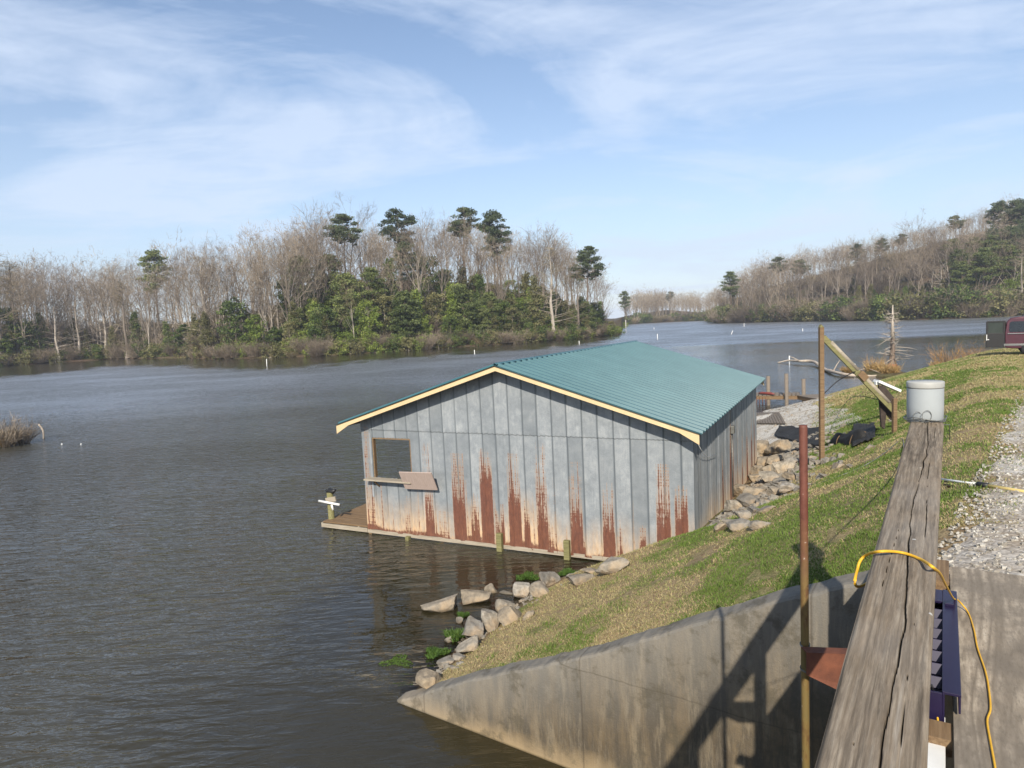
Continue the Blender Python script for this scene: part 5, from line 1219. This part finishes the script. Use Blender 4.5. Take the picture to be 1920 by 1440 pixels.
BT = [('vase0',505,505,5,'pale vase-shaped bare tree standing above the bright bushy evergreen'),('vase1',600,410,28,'large fan-shaped bare tree left of the round skyline pine'),('white0',660,540,3,'slender pale bare tree at the waterline in front of the young pines'),('cyp2',1035,440,3,'tall bare cypress with flared pale base at the right of the point'),
('cyp0',1083,490,3,'bare cypress with pale trunk right of the flared one'),('cyp2',385,458,8,'large dark-branched bare cypress on the left shore'),('cyp0',235,510,1,'twisted bare cypress standing at the waterline far left'),('cyp1',195,545,3,'dark bare cypress left of the twisted one'),('white1',275,555,1,'thin white bare trunk right of the twisted cypress'),
('cyp0',30,468,6,'bare feathery cypress near the left edge'),('cyp1',105,560,1,'small bare cypress at the waterline near the left edge'),('cyp0',0,430,4,'tall bare conifer cut by the left edge'),('white1',560,530,12,'leaning pale dead trunk in the green slope'),('cyp1',145,560,2,'yellowish bare cypress left of the dark one'),
('bare4',655,392,38,'thin bare treetop poking above the round skyline pine'),('vase1',1020,445,8,'grey bare crown behind the flared cypress'),('white0',1190,575,2,'thin white trunk off the tip of the point'),('white1',1420,545,2,'pair of pale leaning trunks at the right-hand shore'),('white0',1465,560,2,'pale thin bare tree on the right-hand shore'),
('bare3',1720,420,40,'wide bare tree on the right skyline below the open pine'),('white1',1745,455,25,'tall white-trunked bare tree high on the right hill'),('bare4',800,430,26,'pinkish bare tree between the skyline pines'),('vase1',900,440,24,'grey bare tree under the broad skyline pine')]
for (pn, px, yt, off, lb) in BT: place_px(pn, px, yt, off, 'bare_tree', lb, 'bare tree', GB)
# the woods: individual bare trees, the nearest ones; labels by stretch of shore
BK = ['bare0', 'bare1', 'bare2', 'bare3', 'bare4', 'vase1', 'cyp1', 'white1', 'bare0', 'bare2']
ZT = [(-200,480),(0,490),(100,505),(200,497),(300,480),(400,470),(520,455),(600,432),(700,450),(800,430),(870,420),(950,450),(1040,452),(1100,490),(1140,530),(1170,560),(1200,548),(1250,550),(1320,560),(1350,545),(1400,510),(1500,478),(1600,462),(1700,440),(1800,415),(1920,385),(2100,370)]
def skyline(px): return lerp(px, [a for a, b in ZT], [b for a, b in ZT])
def scatter(px0, px1, d0, d1, n, label, group, kinds=BK, size=(.75, 1.05), seed=0, top=True, name='bare_tree', cat='bare tree', jit=1):
    r = random.Random(seed); cnt = 0
    for k in range(n):
        px = px0+(px1-px0)*(k+r.random())/n; off = d0+(d1-d0)*r.random()**.8; az = pxaz(px); rr = float(rs_of(az))+off; z = float(land_z(np.array(az), np.array(rr)))
        x, y = rr*math.sin(az), rr*math.cos(az); kd = r.choice(kinds); sc = r.uniform(*size)
        if top:
            t = float((np.array([x, y, z])-CP)@CR[2]); q = CR@(np.array([x, y, z+9])-CP); u = 960+FPX*q[0]/q[2]; mx = (atd(u, skyline(u)+r.uniform(-6, 22), t)[2]-z)/HGT.get(kd, 3)
            sc = min(sc*1.1, max(mx, .35))
        plant(kd, x, y, max(z, -.05)-.15, sc*r.uniform(.9, 1.1), r.random()*6.28, name, label, cat, group, sc)
scatter(-120, 560, 3, 22, 62, 'bare grey tree in the leafless wood on the left shore', 'bare trees of the left shore wood', seed=1)
scatter(-120, 560, 24, 60, 44, 'bare grey treetop behind the front row of the left wood', 'back trees of the left shore wood', seed=2)
scatter(560, 1130, 8, 30, 30, 'bare pinkish tree among the evergreens of the point', 'bare trees of the wooded point', seed=3)
scatter(540, 1140, 32, 62, 44, 'bare tree on the ridge of the wooded point', 'ridge trees of the wooded point', seed=4)
scatter(1345, 1930, 3, 40, 52, 'bare tree low on the right-hand hill', 'bare trees of the right hill', seed=5, size=(.8, 1.1))
scatter(1400, 1940, 42, 120, 55, 'bare tree high on the right-hand hill', 'upper bare trees of the right hill', seed=6, size=(.8, 1.1))
BU = ['bush0', 'bush1', 'bush2', 'brush0', 'brush1', 'brush2']
scatter(360, 1170, -.6, 3.5, 125, 'low bush on the bank of the wooded point', 'bank bushes of the wooded point', BU, (.6, 1.1), 7, False, 'bush', 'bush')
scatter(-120, 360, -.6, 5, 60, 'grey brush at the foot of the left wood', 'bank brush of the left wood', ['brush0', 'bush2', 'brush2', 'bush0', 'bush0', 'bush2'], (.7, 1.3), 8, False, 'bush', 'bush')
scatter(1335, 1935, -.8, 8, 110, 'dark bush on the bank below the right-hand hill', 'bank bushes of the right hill', ['bush0', 'bush2', 'bush2', 'brush0', 'brush2', 'bush0'], (1.3, 2.7), 9, False, 'bush', 'bush')
scatter(545, 1130, 3, 30, 90, 'undergrowth evergreen on the slope of the point', 'undergrowth of the point', ['holly3', 'cone1', 'holly2', 'bush2', 'holly1', 'cone2', 'young0', 'holly0'], (.6, 1.05), 10, False, 'evergreen_tree', 'evergreen tree')
scatter(560, 1010, 3, 30, 60, 'full sunlit evergreen on the slope of the point', 'sunlit evergreens of the point', ['holly1', 'cone2', 'holly3', 'young0', 'holly0', 'cone1'], (.8, 1.35), 31, False, 'evergreen_tree', 'evergreen tree')
scatter(-110, 80, 2, 20, 16, 'dark evergreen at the left edge of the left shore', 'dark evergreens at the left edge', ['holly0', 'cone0', 'young1'], (.8, 1.3), 32, False, 'evergreen_tree', 'evergreen tree')
scatter(120, 560, 1, 12, 30, 'small evergreen at the foot of the left wood', 'small evergreens of the left wood', ['holly2', 'young1', 'cone1', 'bush2'], (.5, .95), 33, False, 'evergreen_tree', 'evergreen tree')
scatter(1780, 1960, 3, 40, 16, 'tall green pine in the stand at the right edge of the right-hand hill', 'pine stand at the right edge', ['pine2', 'pine1', 'pine2'], (.8, 1.1), 34, True, 'pine_tree', 'pine tree')
scatter(1370, 1935, 6, 40, 36, 'evergreen in the lower woods of the right-hand hill', 'lower evergreens of the right hill', ['holly3', 'cone1', 'holly0', 'young1', 'cone0'], (.55, .95), 12, False, 'evergreen_tree', 'evergreen tree')
scatter(-120, 560, 6, 50, 60, 'thin leafless thicket on the slope of the left wood', 'thickets of the left wood', ['brush2', 'brush0', 'brush1'], (1.2, 2.2), 21, False, 'thicket', 'thicket')
scatter(1345, 1940, 10, 90, 90, 'thin leafless thicket on the right-hand hillside', 'thickets of the right hill', ['brush2', 'brush0', 'brush1'], (1.3, 2.6), 22, False, 'thicket', 'thicket')
scatter(560, 1130, 10, 50, 30, 'leafless thicket on the slope of the point', 'thickets of the point', ['brush2', 'brush0'], (1.2, 2.), 23, False, 'thicket', 'thicket')
# massed woodland far off: one object, low detail trees merged
def woodland():
    r = np.random.default_rng(77); parts = []
    src = []
    for pn in ('bare0', 'bare2', 'bare4'):
        Vs = []; Fs = []; o = 0
        for (_, me) in PROTO[pn]:
            n = len(me.vertices); co = np.empty(n*3, np.float32); me.vertices.foreach_get('co', co); co = co.reshape(-1, 3); m = len(me.polygons); f = np.empty(m*4, np.int32); me.loops.foreach_get('vertex_index', f); f = f.reshape(-1, 4)
            if _ == 'crown': k = r.random(m) < .30
            else: k = np.ones(m, bool)
            if _ == 'trunk': k[len(k)//2:] = False
            f = f[k]; u, inv = np.unique(f, return_inverse=True); c2 = co[u]
            if _ == 'crown': # widen the kept twigs
                q = c2.reshape(-1, 4, 3) if len(c2) % 4 == 0 else None
                if q is not None: ctr = q.mean(1, keepdims=True); ax = (q[:, 2:3]+q[:, 3:4]-q[:, 0:1]-q[:, 1:2]); d = q-ctr; ax = ax/(np.linalg.norm(ax, axis=2, keepdims=True)+1e-9); al = (d*ax).sum(2, keepdims=True)*ax; c2 = (ctr+al+(d-al)*2.4).reshape(-1, 3)
            Vs.append(c2); Fs.append(inv.reshape(-1, 4)+o); o += len(c2)
        src.append((np.concatenate(Vs), np.concatenate(Fs)))
    V = []; F = []; T = []; o = 0
    def put(px0, px1, d0, d1, n, sc):
        nonlocal o
        for k in range(n):
            px = px0+(px1-px0)*r.random(); off = d0+(d1-d0)*r.random(); az = pxaz(px); rr = float(rs_of(az))+off; z = float(land_z(np.array(az), np.array(rr))); x, y = rr*math.sin(az), rr*math.cos(az)
            t = float((np.array([x, y, z])-CP)@CR[2]); q = CR@(np.array([x, y, z+9])-CP); u = 960+FPX*q[0]/q[2]; mx = (atd(u, skyline(u)+r.random()*14, t)[2]-z)/18; s = min(sc*(.8+.4*r.random()), max(.3, mx))
            v, f = src[k % 3]; a = r.random()*6.28; c, q_ = math.cos(a), math.sin(a); w = np.stack([(v[:, 0]*c-v[:, 1]*q_)*s+x, (v[:, 0]*q_+v[:, 1]*c)*s+y, v[:, 2]*s+z], 1)
            V.append(w); F.append(f+o); o += len(w); T.append(np.full(len(w), r.random()))
    put(-150, 560, 55, 110, 60, 1.0); put(560, 1130, 45, 90, 50, 1.0); put(1172, 1345, 2, 90, 190, .8); put(1345, 1940, 60, 200, 130, 1.0); put(1345, 1940, 85, 135, 110, .9); put(1345, 1500, 2, 60, 30, .9)
    o_ = np_mesh('woodland', np.concatenate(V), np.concatenate(F), MAT['twig'], {'tint': np.concatenate(T)}); tag(o_, 'mass of distant bare woods behind the front trees and across the gap', 'woodland', None, 'stuff')
woodland()
scatter(1175, 1340, .5, 6, 34, 'dark brush at the far shore across the gap', 'brush of the far shore', ['bush0', 'bush2', 'brush0', 'brush1'], (1.2, 2.2), 14, False, 'bush', 'bush')

# ------------------------------------------------------------------ near water plants and markers
def single(pn, px, py, sc, name, label, cat, group=None, scz=None, z=0):
    p = at(px, py, z); return plant(pn, p[0], p[1], z-.05, sc, rnd.random()*6, name, label, cat, group, scz)
single('shrubL', 8, 838, .95, 'shrub', 'leafless grey-brown shrub in the water at the left edge', 'shrub'); single('reeds', -5, 838, 1.0, 'reed_clump', 'tawny reeds at the foot of the leafless shrub at the left edge', 'reeds')
single('shrubL', 40, 832, .75, 'shrub', 'low twiggy part-drowned shrub just right of the left edge shrub', 'shrub')
for (px, py, sc, lb) in [(1640,699,1.3,'dry reeds on the left of the cypress islet'),(1665,703,1.3,'tawny reeds on the right of the cypress islet'),(1590,699,.9,'dry reed tuft beside the driftwood log'),(1760,692,1.0,'reeds and roots at the foot of the orange shrub')]:
    single('reeds', px, py, sc, 'reed_clump', lb, 'reeds', 'reed clumps in the cove')
single('orange', 1640, 697, .75, 'shrub', 'yellowish bare shrub left of the dead cypress', 'shrub', 'orange shrubs of the cove'); single('orange', 1775, 690, 1.1, 'shrub', 'orange-twigged shrub at the shore, left of its neighbour', 'shrub', 'orange shrubs of the cove'); single('orange', 1828, 682, .95, 'shrub', 'orange-twigged shrub nearest the van', 'shrub', 'orange shrubs of the cove')
def islet():
    c = at(1655, 701, 0); b = MB(); V = []; n = 24
    for j, (rr, z) in enumerate([(1.9, -.3), (1.7, .03), (1.2, .16), (.4, .2)]):
        for k in range(n): a = 6.283*k/n; q = rr*(1+.18*mnoise.noise((math.cos(a)*1.5, math.sin(a)*1.5, 3))); V.append((c[0]+q*math.cos(a)*1.0, c[1]+q*math.sin(a)*1.3, z))
    F = [(j*n+k, j*n+(k+1) % n, (j+1)*n+(k+1) % n, (j+1)*n+k) for j in range(3) for k in range(n)]+[tuple(3*n+k for k in range(n))]
    b.add(V, F, None, True); tag(b.build('islet', MAT['floor']), kind='structure')
islet()
def dead_cypress():
    p = at(1673, 690, 0); t = float((p-CP)@CR[2]); H = atd(1673, 572, t)[2]; rng = np.random.default_rng(5); root = empty('dead_tree', p); tag(root, 'dead bare cypress snag with rusty stump standing in the cove', 'dead tree')
    b = MB(); b.tube([(0, 0, -.3), (0, 0, .25), (0, 0, .7), (.03, 0, H*.45), (0, 0, H*.75), (.02, 0, H)], [.42, .36, .22, .17, .10, .03], 10); b.build('trunk', MAT['bark_pine'], root)
    b = MB(); b.tube([(.03, 0, H*.47), (0, 0, H*.75), (.02, 0, H*1.0)], [.175, .105, .032], 8); b.build('bleached_top', MAT['bark_pale'], root)
    b = MB(); b.tube([(0, 0, -.3), (0, 0, .12), (0, 0, .55)], [.50, .42, .24], 12); b.build('stump', plain('rust_bark', (.34,.15,.07), (.2,.09,.05), 9, .9, bump=.7), root)
    S = []; b = MB()
    for k in range(60):
        z = H*(.12+.82*rng.random()); a = rng.random()*6.28; L = (1.25-z/H)*1.5*(.4+.8*rng.random()); q = [np.array([0, 0, z])]; d = np.array([math.cos(a), math.sin(a), .0])
        for j in range(3): q.append(q[-1]+d*L/3); d = d+rng.normal(size=3)*.25
        b.tube(q, [.045, .032, .022, .01], 5)
        for m in (0, 1, 0, 1): b.tube([q[1+m], q[1+m]+rng.normal(size=3)*.25+d*.2], [.01, .004], 4)
    b.build('branches', MAT['bark_pale'], root)
dead_cypress()
def markers():
    M_ = [(1233,637,626,'thin white marker pole in open water above the ridge of the roof'),(1369,627,620,'slanting white marker stick in the middle of the bay'),(1395,613,606,'small white marker near the right-hand point'),(1505,621,616,'small white marker left of the tall hoist post'),(1480,676,667,'white marker stick just above the driftwood log'),
          (500,686,673,'pale stake in the water below the bright bush'),(890,664,656,'short pale stake in the water left of the roof peak'),(1086,645,639,'yellowish stake in the water below the flared cypress'),(1174,624,600,'taller white stake off the tip of the point'),(1226,618,614,'tiny white marker beyond the tip of the point'),(1602,694,682,'thin white stake behind the driftwood log')]
    for (px, yb, yt, lb) in M_:
        p = at(px, yb, 0); t = float((p-CP)@CR[2]); h = atd(px, yt, t)[2]; lean = rnd.uniform(-.15, .15) if 'slant' not in lb else .7
        b = MB(); b.tube([(0, 0, -.8), (lean*h, 0, h)], min(.05+t*.00012, .09), 8); o = b.build('marker_stake', MAT['white'], None, 0, p); tag(o, lb, 'stake', 'white stakes in the lake')
    p = at(80, 822, 0); b = MB(); b.tube(catenary([(0, 0, -.4), (.08, 0, .25), (.02, 0, .55), (-.14, 0, .8)], 5), .045, 8); o = b.build('bent_stick', MAT['driftwood'], None, 0, p); tag(o, 'bent pale stick poking out of the water beside the left shrub', 'stick')
    for (px, py, lb) in [(116,833,'small white float on the water, left of the other'),(152,833,'small white float with dark spot, right of the other')]:
        p = at(px, py, 0); b = MB(); b.lathe([(0, -.04), (.035, -.02), (.045, .0), (.035, .025), (0, .035)], 12); b.tube([(0, 0, .02), (0, 0, .06)], .008, 6); o = b.build('float', MAT['white'], None, 0, p); tag(o, lb, 'float', 'small floats near the left shrub')
markers()

# ------------------------------------------------------------------ van
def van():
    q = NT('maroon_paint'); c = q.ramp(q.noise(2, 4, .6), [(.3, (.05,.006,.012)), (.7, (.07,.009,.017))]); mp = q.done(q.principled(c, .3, .2, None, .5, **{'Coat Weight': .6, 'Coat Roughness': .1}))
    gl = NT('dark_glass'); mg = gl.done(gl.principled(gl.ramp(gl.noise(3), [(.3, (.012,.014,.015)), (.7, (.02,.023,.024))]), .08, 0, None, .6))
    ch = plain('chrome', (.6,.6,.6), (.5,.5,.5), 3, .2, metal=.9, bump=0); dk = plain('black_trim', (.015,.015,.016), (.01,.01,.01), 8, .6)
    p = atd(1884, 671, 34.5); gz = tz(p[0], p[1]); p[2] = gz
    ang = R_(-33)     # van's long way: x forward to the right of the picture
    t = empty('van', p, ang); tag(t, 'dark maroon passenger van parked on the dam with its rear door open', 'van')
    L, W, H = 5.4, 1.95, 1.95; z0 = .38
    prof = [(0, .42), (0, 1.15), (.06, 1.72), (.22, 1.9), (.6, H), (3.2, H), (3.6, 1.88), (4.25, 1.2), (5.1, 1.05), (5.38, .9), (5.4, .45), (5.0, .36), (.3, .36)]
    V = []
    for (yy, ins) in ((0, .0), (W, .0)):
        for (x, z) in prof:
            k = .14*max(0, (z-1.1)/.85); V.append((x, (yy+k) if yy == 0 else (yy-k), z))
    n = len(prof); F = [tuple(range(n-1, -1, -1))[::-1], tuple(range(n, 2*n))[::-1]]+[(i, n+i, n+(i+1) % n, (i+1) % n) for i in range(n)]
    b = MB(); b.add(V, F); b.build('body', mp, t, .04)
    def side(x0, x1, za, zb, nm, yoff=-.006):
        b = MB(); f = lambda z: .14*max(0, (z-1.1)/.85)+yoff
        b.prism([(x0+.06, f(za), za), (x1-.06, f(za), za), (x1, f(za+.06), za+.06), (x1-.02, f(zb-.06), zb-.06), (x1-.1, f(zb), zb), (x0+.1, f(zb), zb), (x0+.02, f(zb-.06), zb-.06), (x0, f(za+.06), za+.06)], (0, .02, 0)); return b.build(nm, mg, t)
    side(.16, 1.25, 1.2, 1.72, 'side_window'); side(1.4, 2.5, 1.2, 1.72, 'side_window'); side(2.65, 3.7, 1.2, 1.68, 'side_window')
    b = MB(); b.box((2.6, -.015, 1.12), (5., .02, .035)); b.build('trim_strip', ch, t)
    b = MB(); b.box((2.4, -.02, .56), (4.9, .03, .10)); b.build('rocker_moulding', ch, t)
    b = MB(); b.box((-.07, W/2, .52), (.16, W, .18)); b.build('rear_bumper', ch, t, .03)
    # rear opening is dark; far door shut, near door swung open
    b = MB(); b.box((-.006, W*.27+.02, 1.05), (.03, W*.46, 1.15)); b.build('door_opening', dk, t)
    b = MB(); b.box((-.012, W*.74, 1.45), (.03, .7, .5)); b.build('rear_window', mg, t)
    d = empty('rear_door', (0, .03, 0), R_(12), t)
    b = MB(); Z = [.46, .52, 1.15, 1.62, 1.74]
    b.box((-.42, 0, .80), (.80, .06, .72)); b.box((-.78, 0, 1.45), (.09, .055, .6)); b.box((-.06, 0, 1.45), (.09, .055, .6)); b.box((-.42, 0, 1.74), (.78, .055, .08)); b.build('door_panel', dk, d, .015)
    q2 = NT('door_glass'); mg2 = q2.done(q2.principled(q2.ramp(q2.noise(3), [(.3, (.03,.04,.036)), (.7, (.04,.05,.046))]), .1, 0, None, .6))
    b = MB(); b.box((-.42, 0, 1.43), (.63, .02, .54)); b.build('door_glass', mg2, d)
    b = MB(); b.box((-.80, -.02, .95), (.03, .05, .3)); b.lathe([(0, 0), (.05, 0), (.05, .03), (0, .04)], 12, (-.74, -.04, .82)); b.build('tail_light', MAT['white'], d)
    for x in (1.0, 4.3):
        for y in (.1, W-.12):
            w = empty('wheel', (x, y, .36), 0, t); w.rotation_euler = (math.pi/2, 0, 0)
            b = MB(); b.lathe([(.2, -.1), (.33, -.11), (.36, -.08), (.36, .08), (.33, .11), (.2, .1)], 28); b.build('tyre', MAT['black'], w)
            b = MB(); b.lathe([(0, .06), (.08, .09), (.19, .07), (.21, .1)], 20); b.lathe([(0, -.04), (.2, -.05)], 20); b.build('rim', ch, w)
            b = MB(); b.lathe([(.39, -.01), (.43, -.015), (.43, .015), (.39, .02)], 28); 
    for y in (.25, W-.25):
        b = MB(); b.box((5.39, y, .8), (.04, .3, .16)); b.build('headlight', MAT['white'], t)
van()

def haze():
    b = MB(); b.box((0, 250, 45.), (1500, 1300, 96.8)); q = bpy.data.materials.new('haze'); q.use_nodes = True; n = q.node_tree.nodes; n.clear(); o = n.new('ShaderNodeOutputMaterial'); v = n.new('ShaderNodeVolumePrincipled')
    v.inputs['Color'].default_value = (.86,.91,1,1); v.inputs['Density'].default_value = .0004; v.inputs['Anisotropy'].default_value = .2; q.node_tree.links.new(v.outputs[0], o.inputs['Volume'])
    o = b.build('haze', q); tag(o, 'thin pale air haze over the lake', 'haze', None, 'stuff')
haze()
# ------------------------------------------------------------------ light, sky, camera
SUN_AZ, SUN_EL = R_(190.5), R_(33.5)    # azimuth from +Y clockwise
sd = Vector((math.sin(SUN_AZ)*math.cos(SUN_EL), math.cos(SUN_AZ)*math.cos(SUN_EL), math.sin(SUN_EL)))
sl = bpy.data.lights.new('sun', 'SUN'); sl.energy = 5.0; sl.angle = R_(.55); sl.color = (1, .915, .79)
so = bpy.data.objects.new('sun', sl); COL.objects.link(so); so.rotation_euler = (-sd).to_track_quat('-Z', 'Y').to_euler(); so.location = (0, -20, 30)
w = bpy.data.worlds.new('World'); scene.world = w; w.use_nodes = True; nt = w.node_tree; N = nt.nodes; Lk = nt.links
bg = N['Background']; sky = N.new('ShaderNodeTexSky'); sky.sky_type = 'NISHITA'; sky.sun_disc = False; sky.sun_elevation = SUN_EL; sky.sun_rotation = SUN_AZ; sky.air_density = 1.0; sky.dust_density = .4; sky.ozone_density = 3.0
def wm(op, a, b=None, cl=False):
    m = N.new('ShaderNodeMath'); m.operation = op; m.use_clamp = cl
    for i, v in enumerate((a, b)):
        if v is None: continue
        if isinstance(v, bpy.types.NodeSocket): Lk.new(v, m.inputs[i])
        else: m.inputs[i].default_value = v
    return m.outputs[0]
tc = N.new('ShaderNodeTexCoord'); sp = N.new('ShaderNodeSeparateXYZ'); Lk.new(tc.outputs['Generated'], sp.inputs[0])
zz = wm('MAXIMUM', sp.outputs[2], .0); den = wm('ADD', zz, .12); cx = wm('DIVIDE', sp.outputs[0], den); cy = wm('DIVIDE', sp.outputs[1], den)
cb = N.new('ShaderNodeCombineXYZ'); Lk.new(cx, cb.inputs[0]); Lk.new(cy, cb.inputs[1])
def cn(scale, det, rough, vs, dist=0, loc=(0,0,0), rot=0):
    mp = N.new('ShaderNodeMapping'); Lk.new(cb.outputs[0], mp.inputs[0]); mp.inputs['Scale'].default_value = vs; mp.inputs['Location'].default_value = loc; mp.inputs['Rotation'].default_value = (0, 0, rot)
    n = N.new('ShaderNodeTexNoise'); Lk.new(mp.outputs[0], n.inputs['Vector']); n.inputs['Scale'].default_value = scale; n.inputs['Detail'].default_value = det; n.inputs['Roughness'].default_value = rough; n.inputs['Distortion'].default_value = dist
    return n.outputs[0]
c1 = cn(.75, 7, .6, (1, 1.1, 1), .9, (3.2, 1.1, 0)); c2 = cn(2.4, 9, .68, (.7, 1.6, 1), 1.2, (1, 4, 0), .7)
cs = wm('ADD', wm('MULTIPLY', c1, .78), wm('MULTIPLY', c2, .22))
rp_ = N.new('ShaderNodeValToRGB'); Lk.new(cs, rp_.inputs[0]); e = rp_.color_ramp.elements; e[0].position = .455; e[0].color = (.0,)*3+(1,); e[1].position = .60; e[1].color = (1.,)*3+(1,)
# veil thickens towards the horizon
hz = wm('MULTIPLY', wm('POWER', wm('SUBTRACT', 1., zz, True), 4.2), .72, True)
f = wm('ADD', hz, wm('MULTIPLY', wm('SUBTRACT', 1., hz), wm('MULTIPLY', rp_.outputs[0], .62)), True)
mx = N.new('ShaderNodeMix'); mx.data_type = 'RGBA'; Lk.new(f, mx.inputs[0]); Lk.new(sky.outputs[0], mx.inputs[6]); mx.inputs[7].default_value = (5.3, 6.05, 7.3, 1)
Lk.new(mx.outputs[2], bg.inputs[0]); bg.inputs[1].default_value = .112
cam = bpy.data.cameras.new('camera'); co = bpy.data.objects.new('camera', cam); COL.objects.link(co)
cam.sensor_fit = 'HORIZONTAL'; cam.sensor_width = 36; cam.lens = FPX/1920*36; cam.clip_end = 6000; cam.clip_start = .05
M3 = Matrix((Vector(CR[0]), Vector(-CR[1]), Vector(-CR[2]))).transposed(); co.matrix_world = Matrix.Translation(Vector(CP)) @ M3.to_4x4()
scene.camera = co
vs = scene.view_settings; vs.view_transform = 'Standard'; vs.look = 'None'; vs.gamma = 1; vs.exposure = .46; vs.use_curve_mapping = False
cy_ = scene.cycles; cy_.max_bounces = 8; cy_.volume_bounces = 0; cy_.transparent_max_bounces = 12; cy_.caustics_reflective = False; cy_.caustics_refractive = False
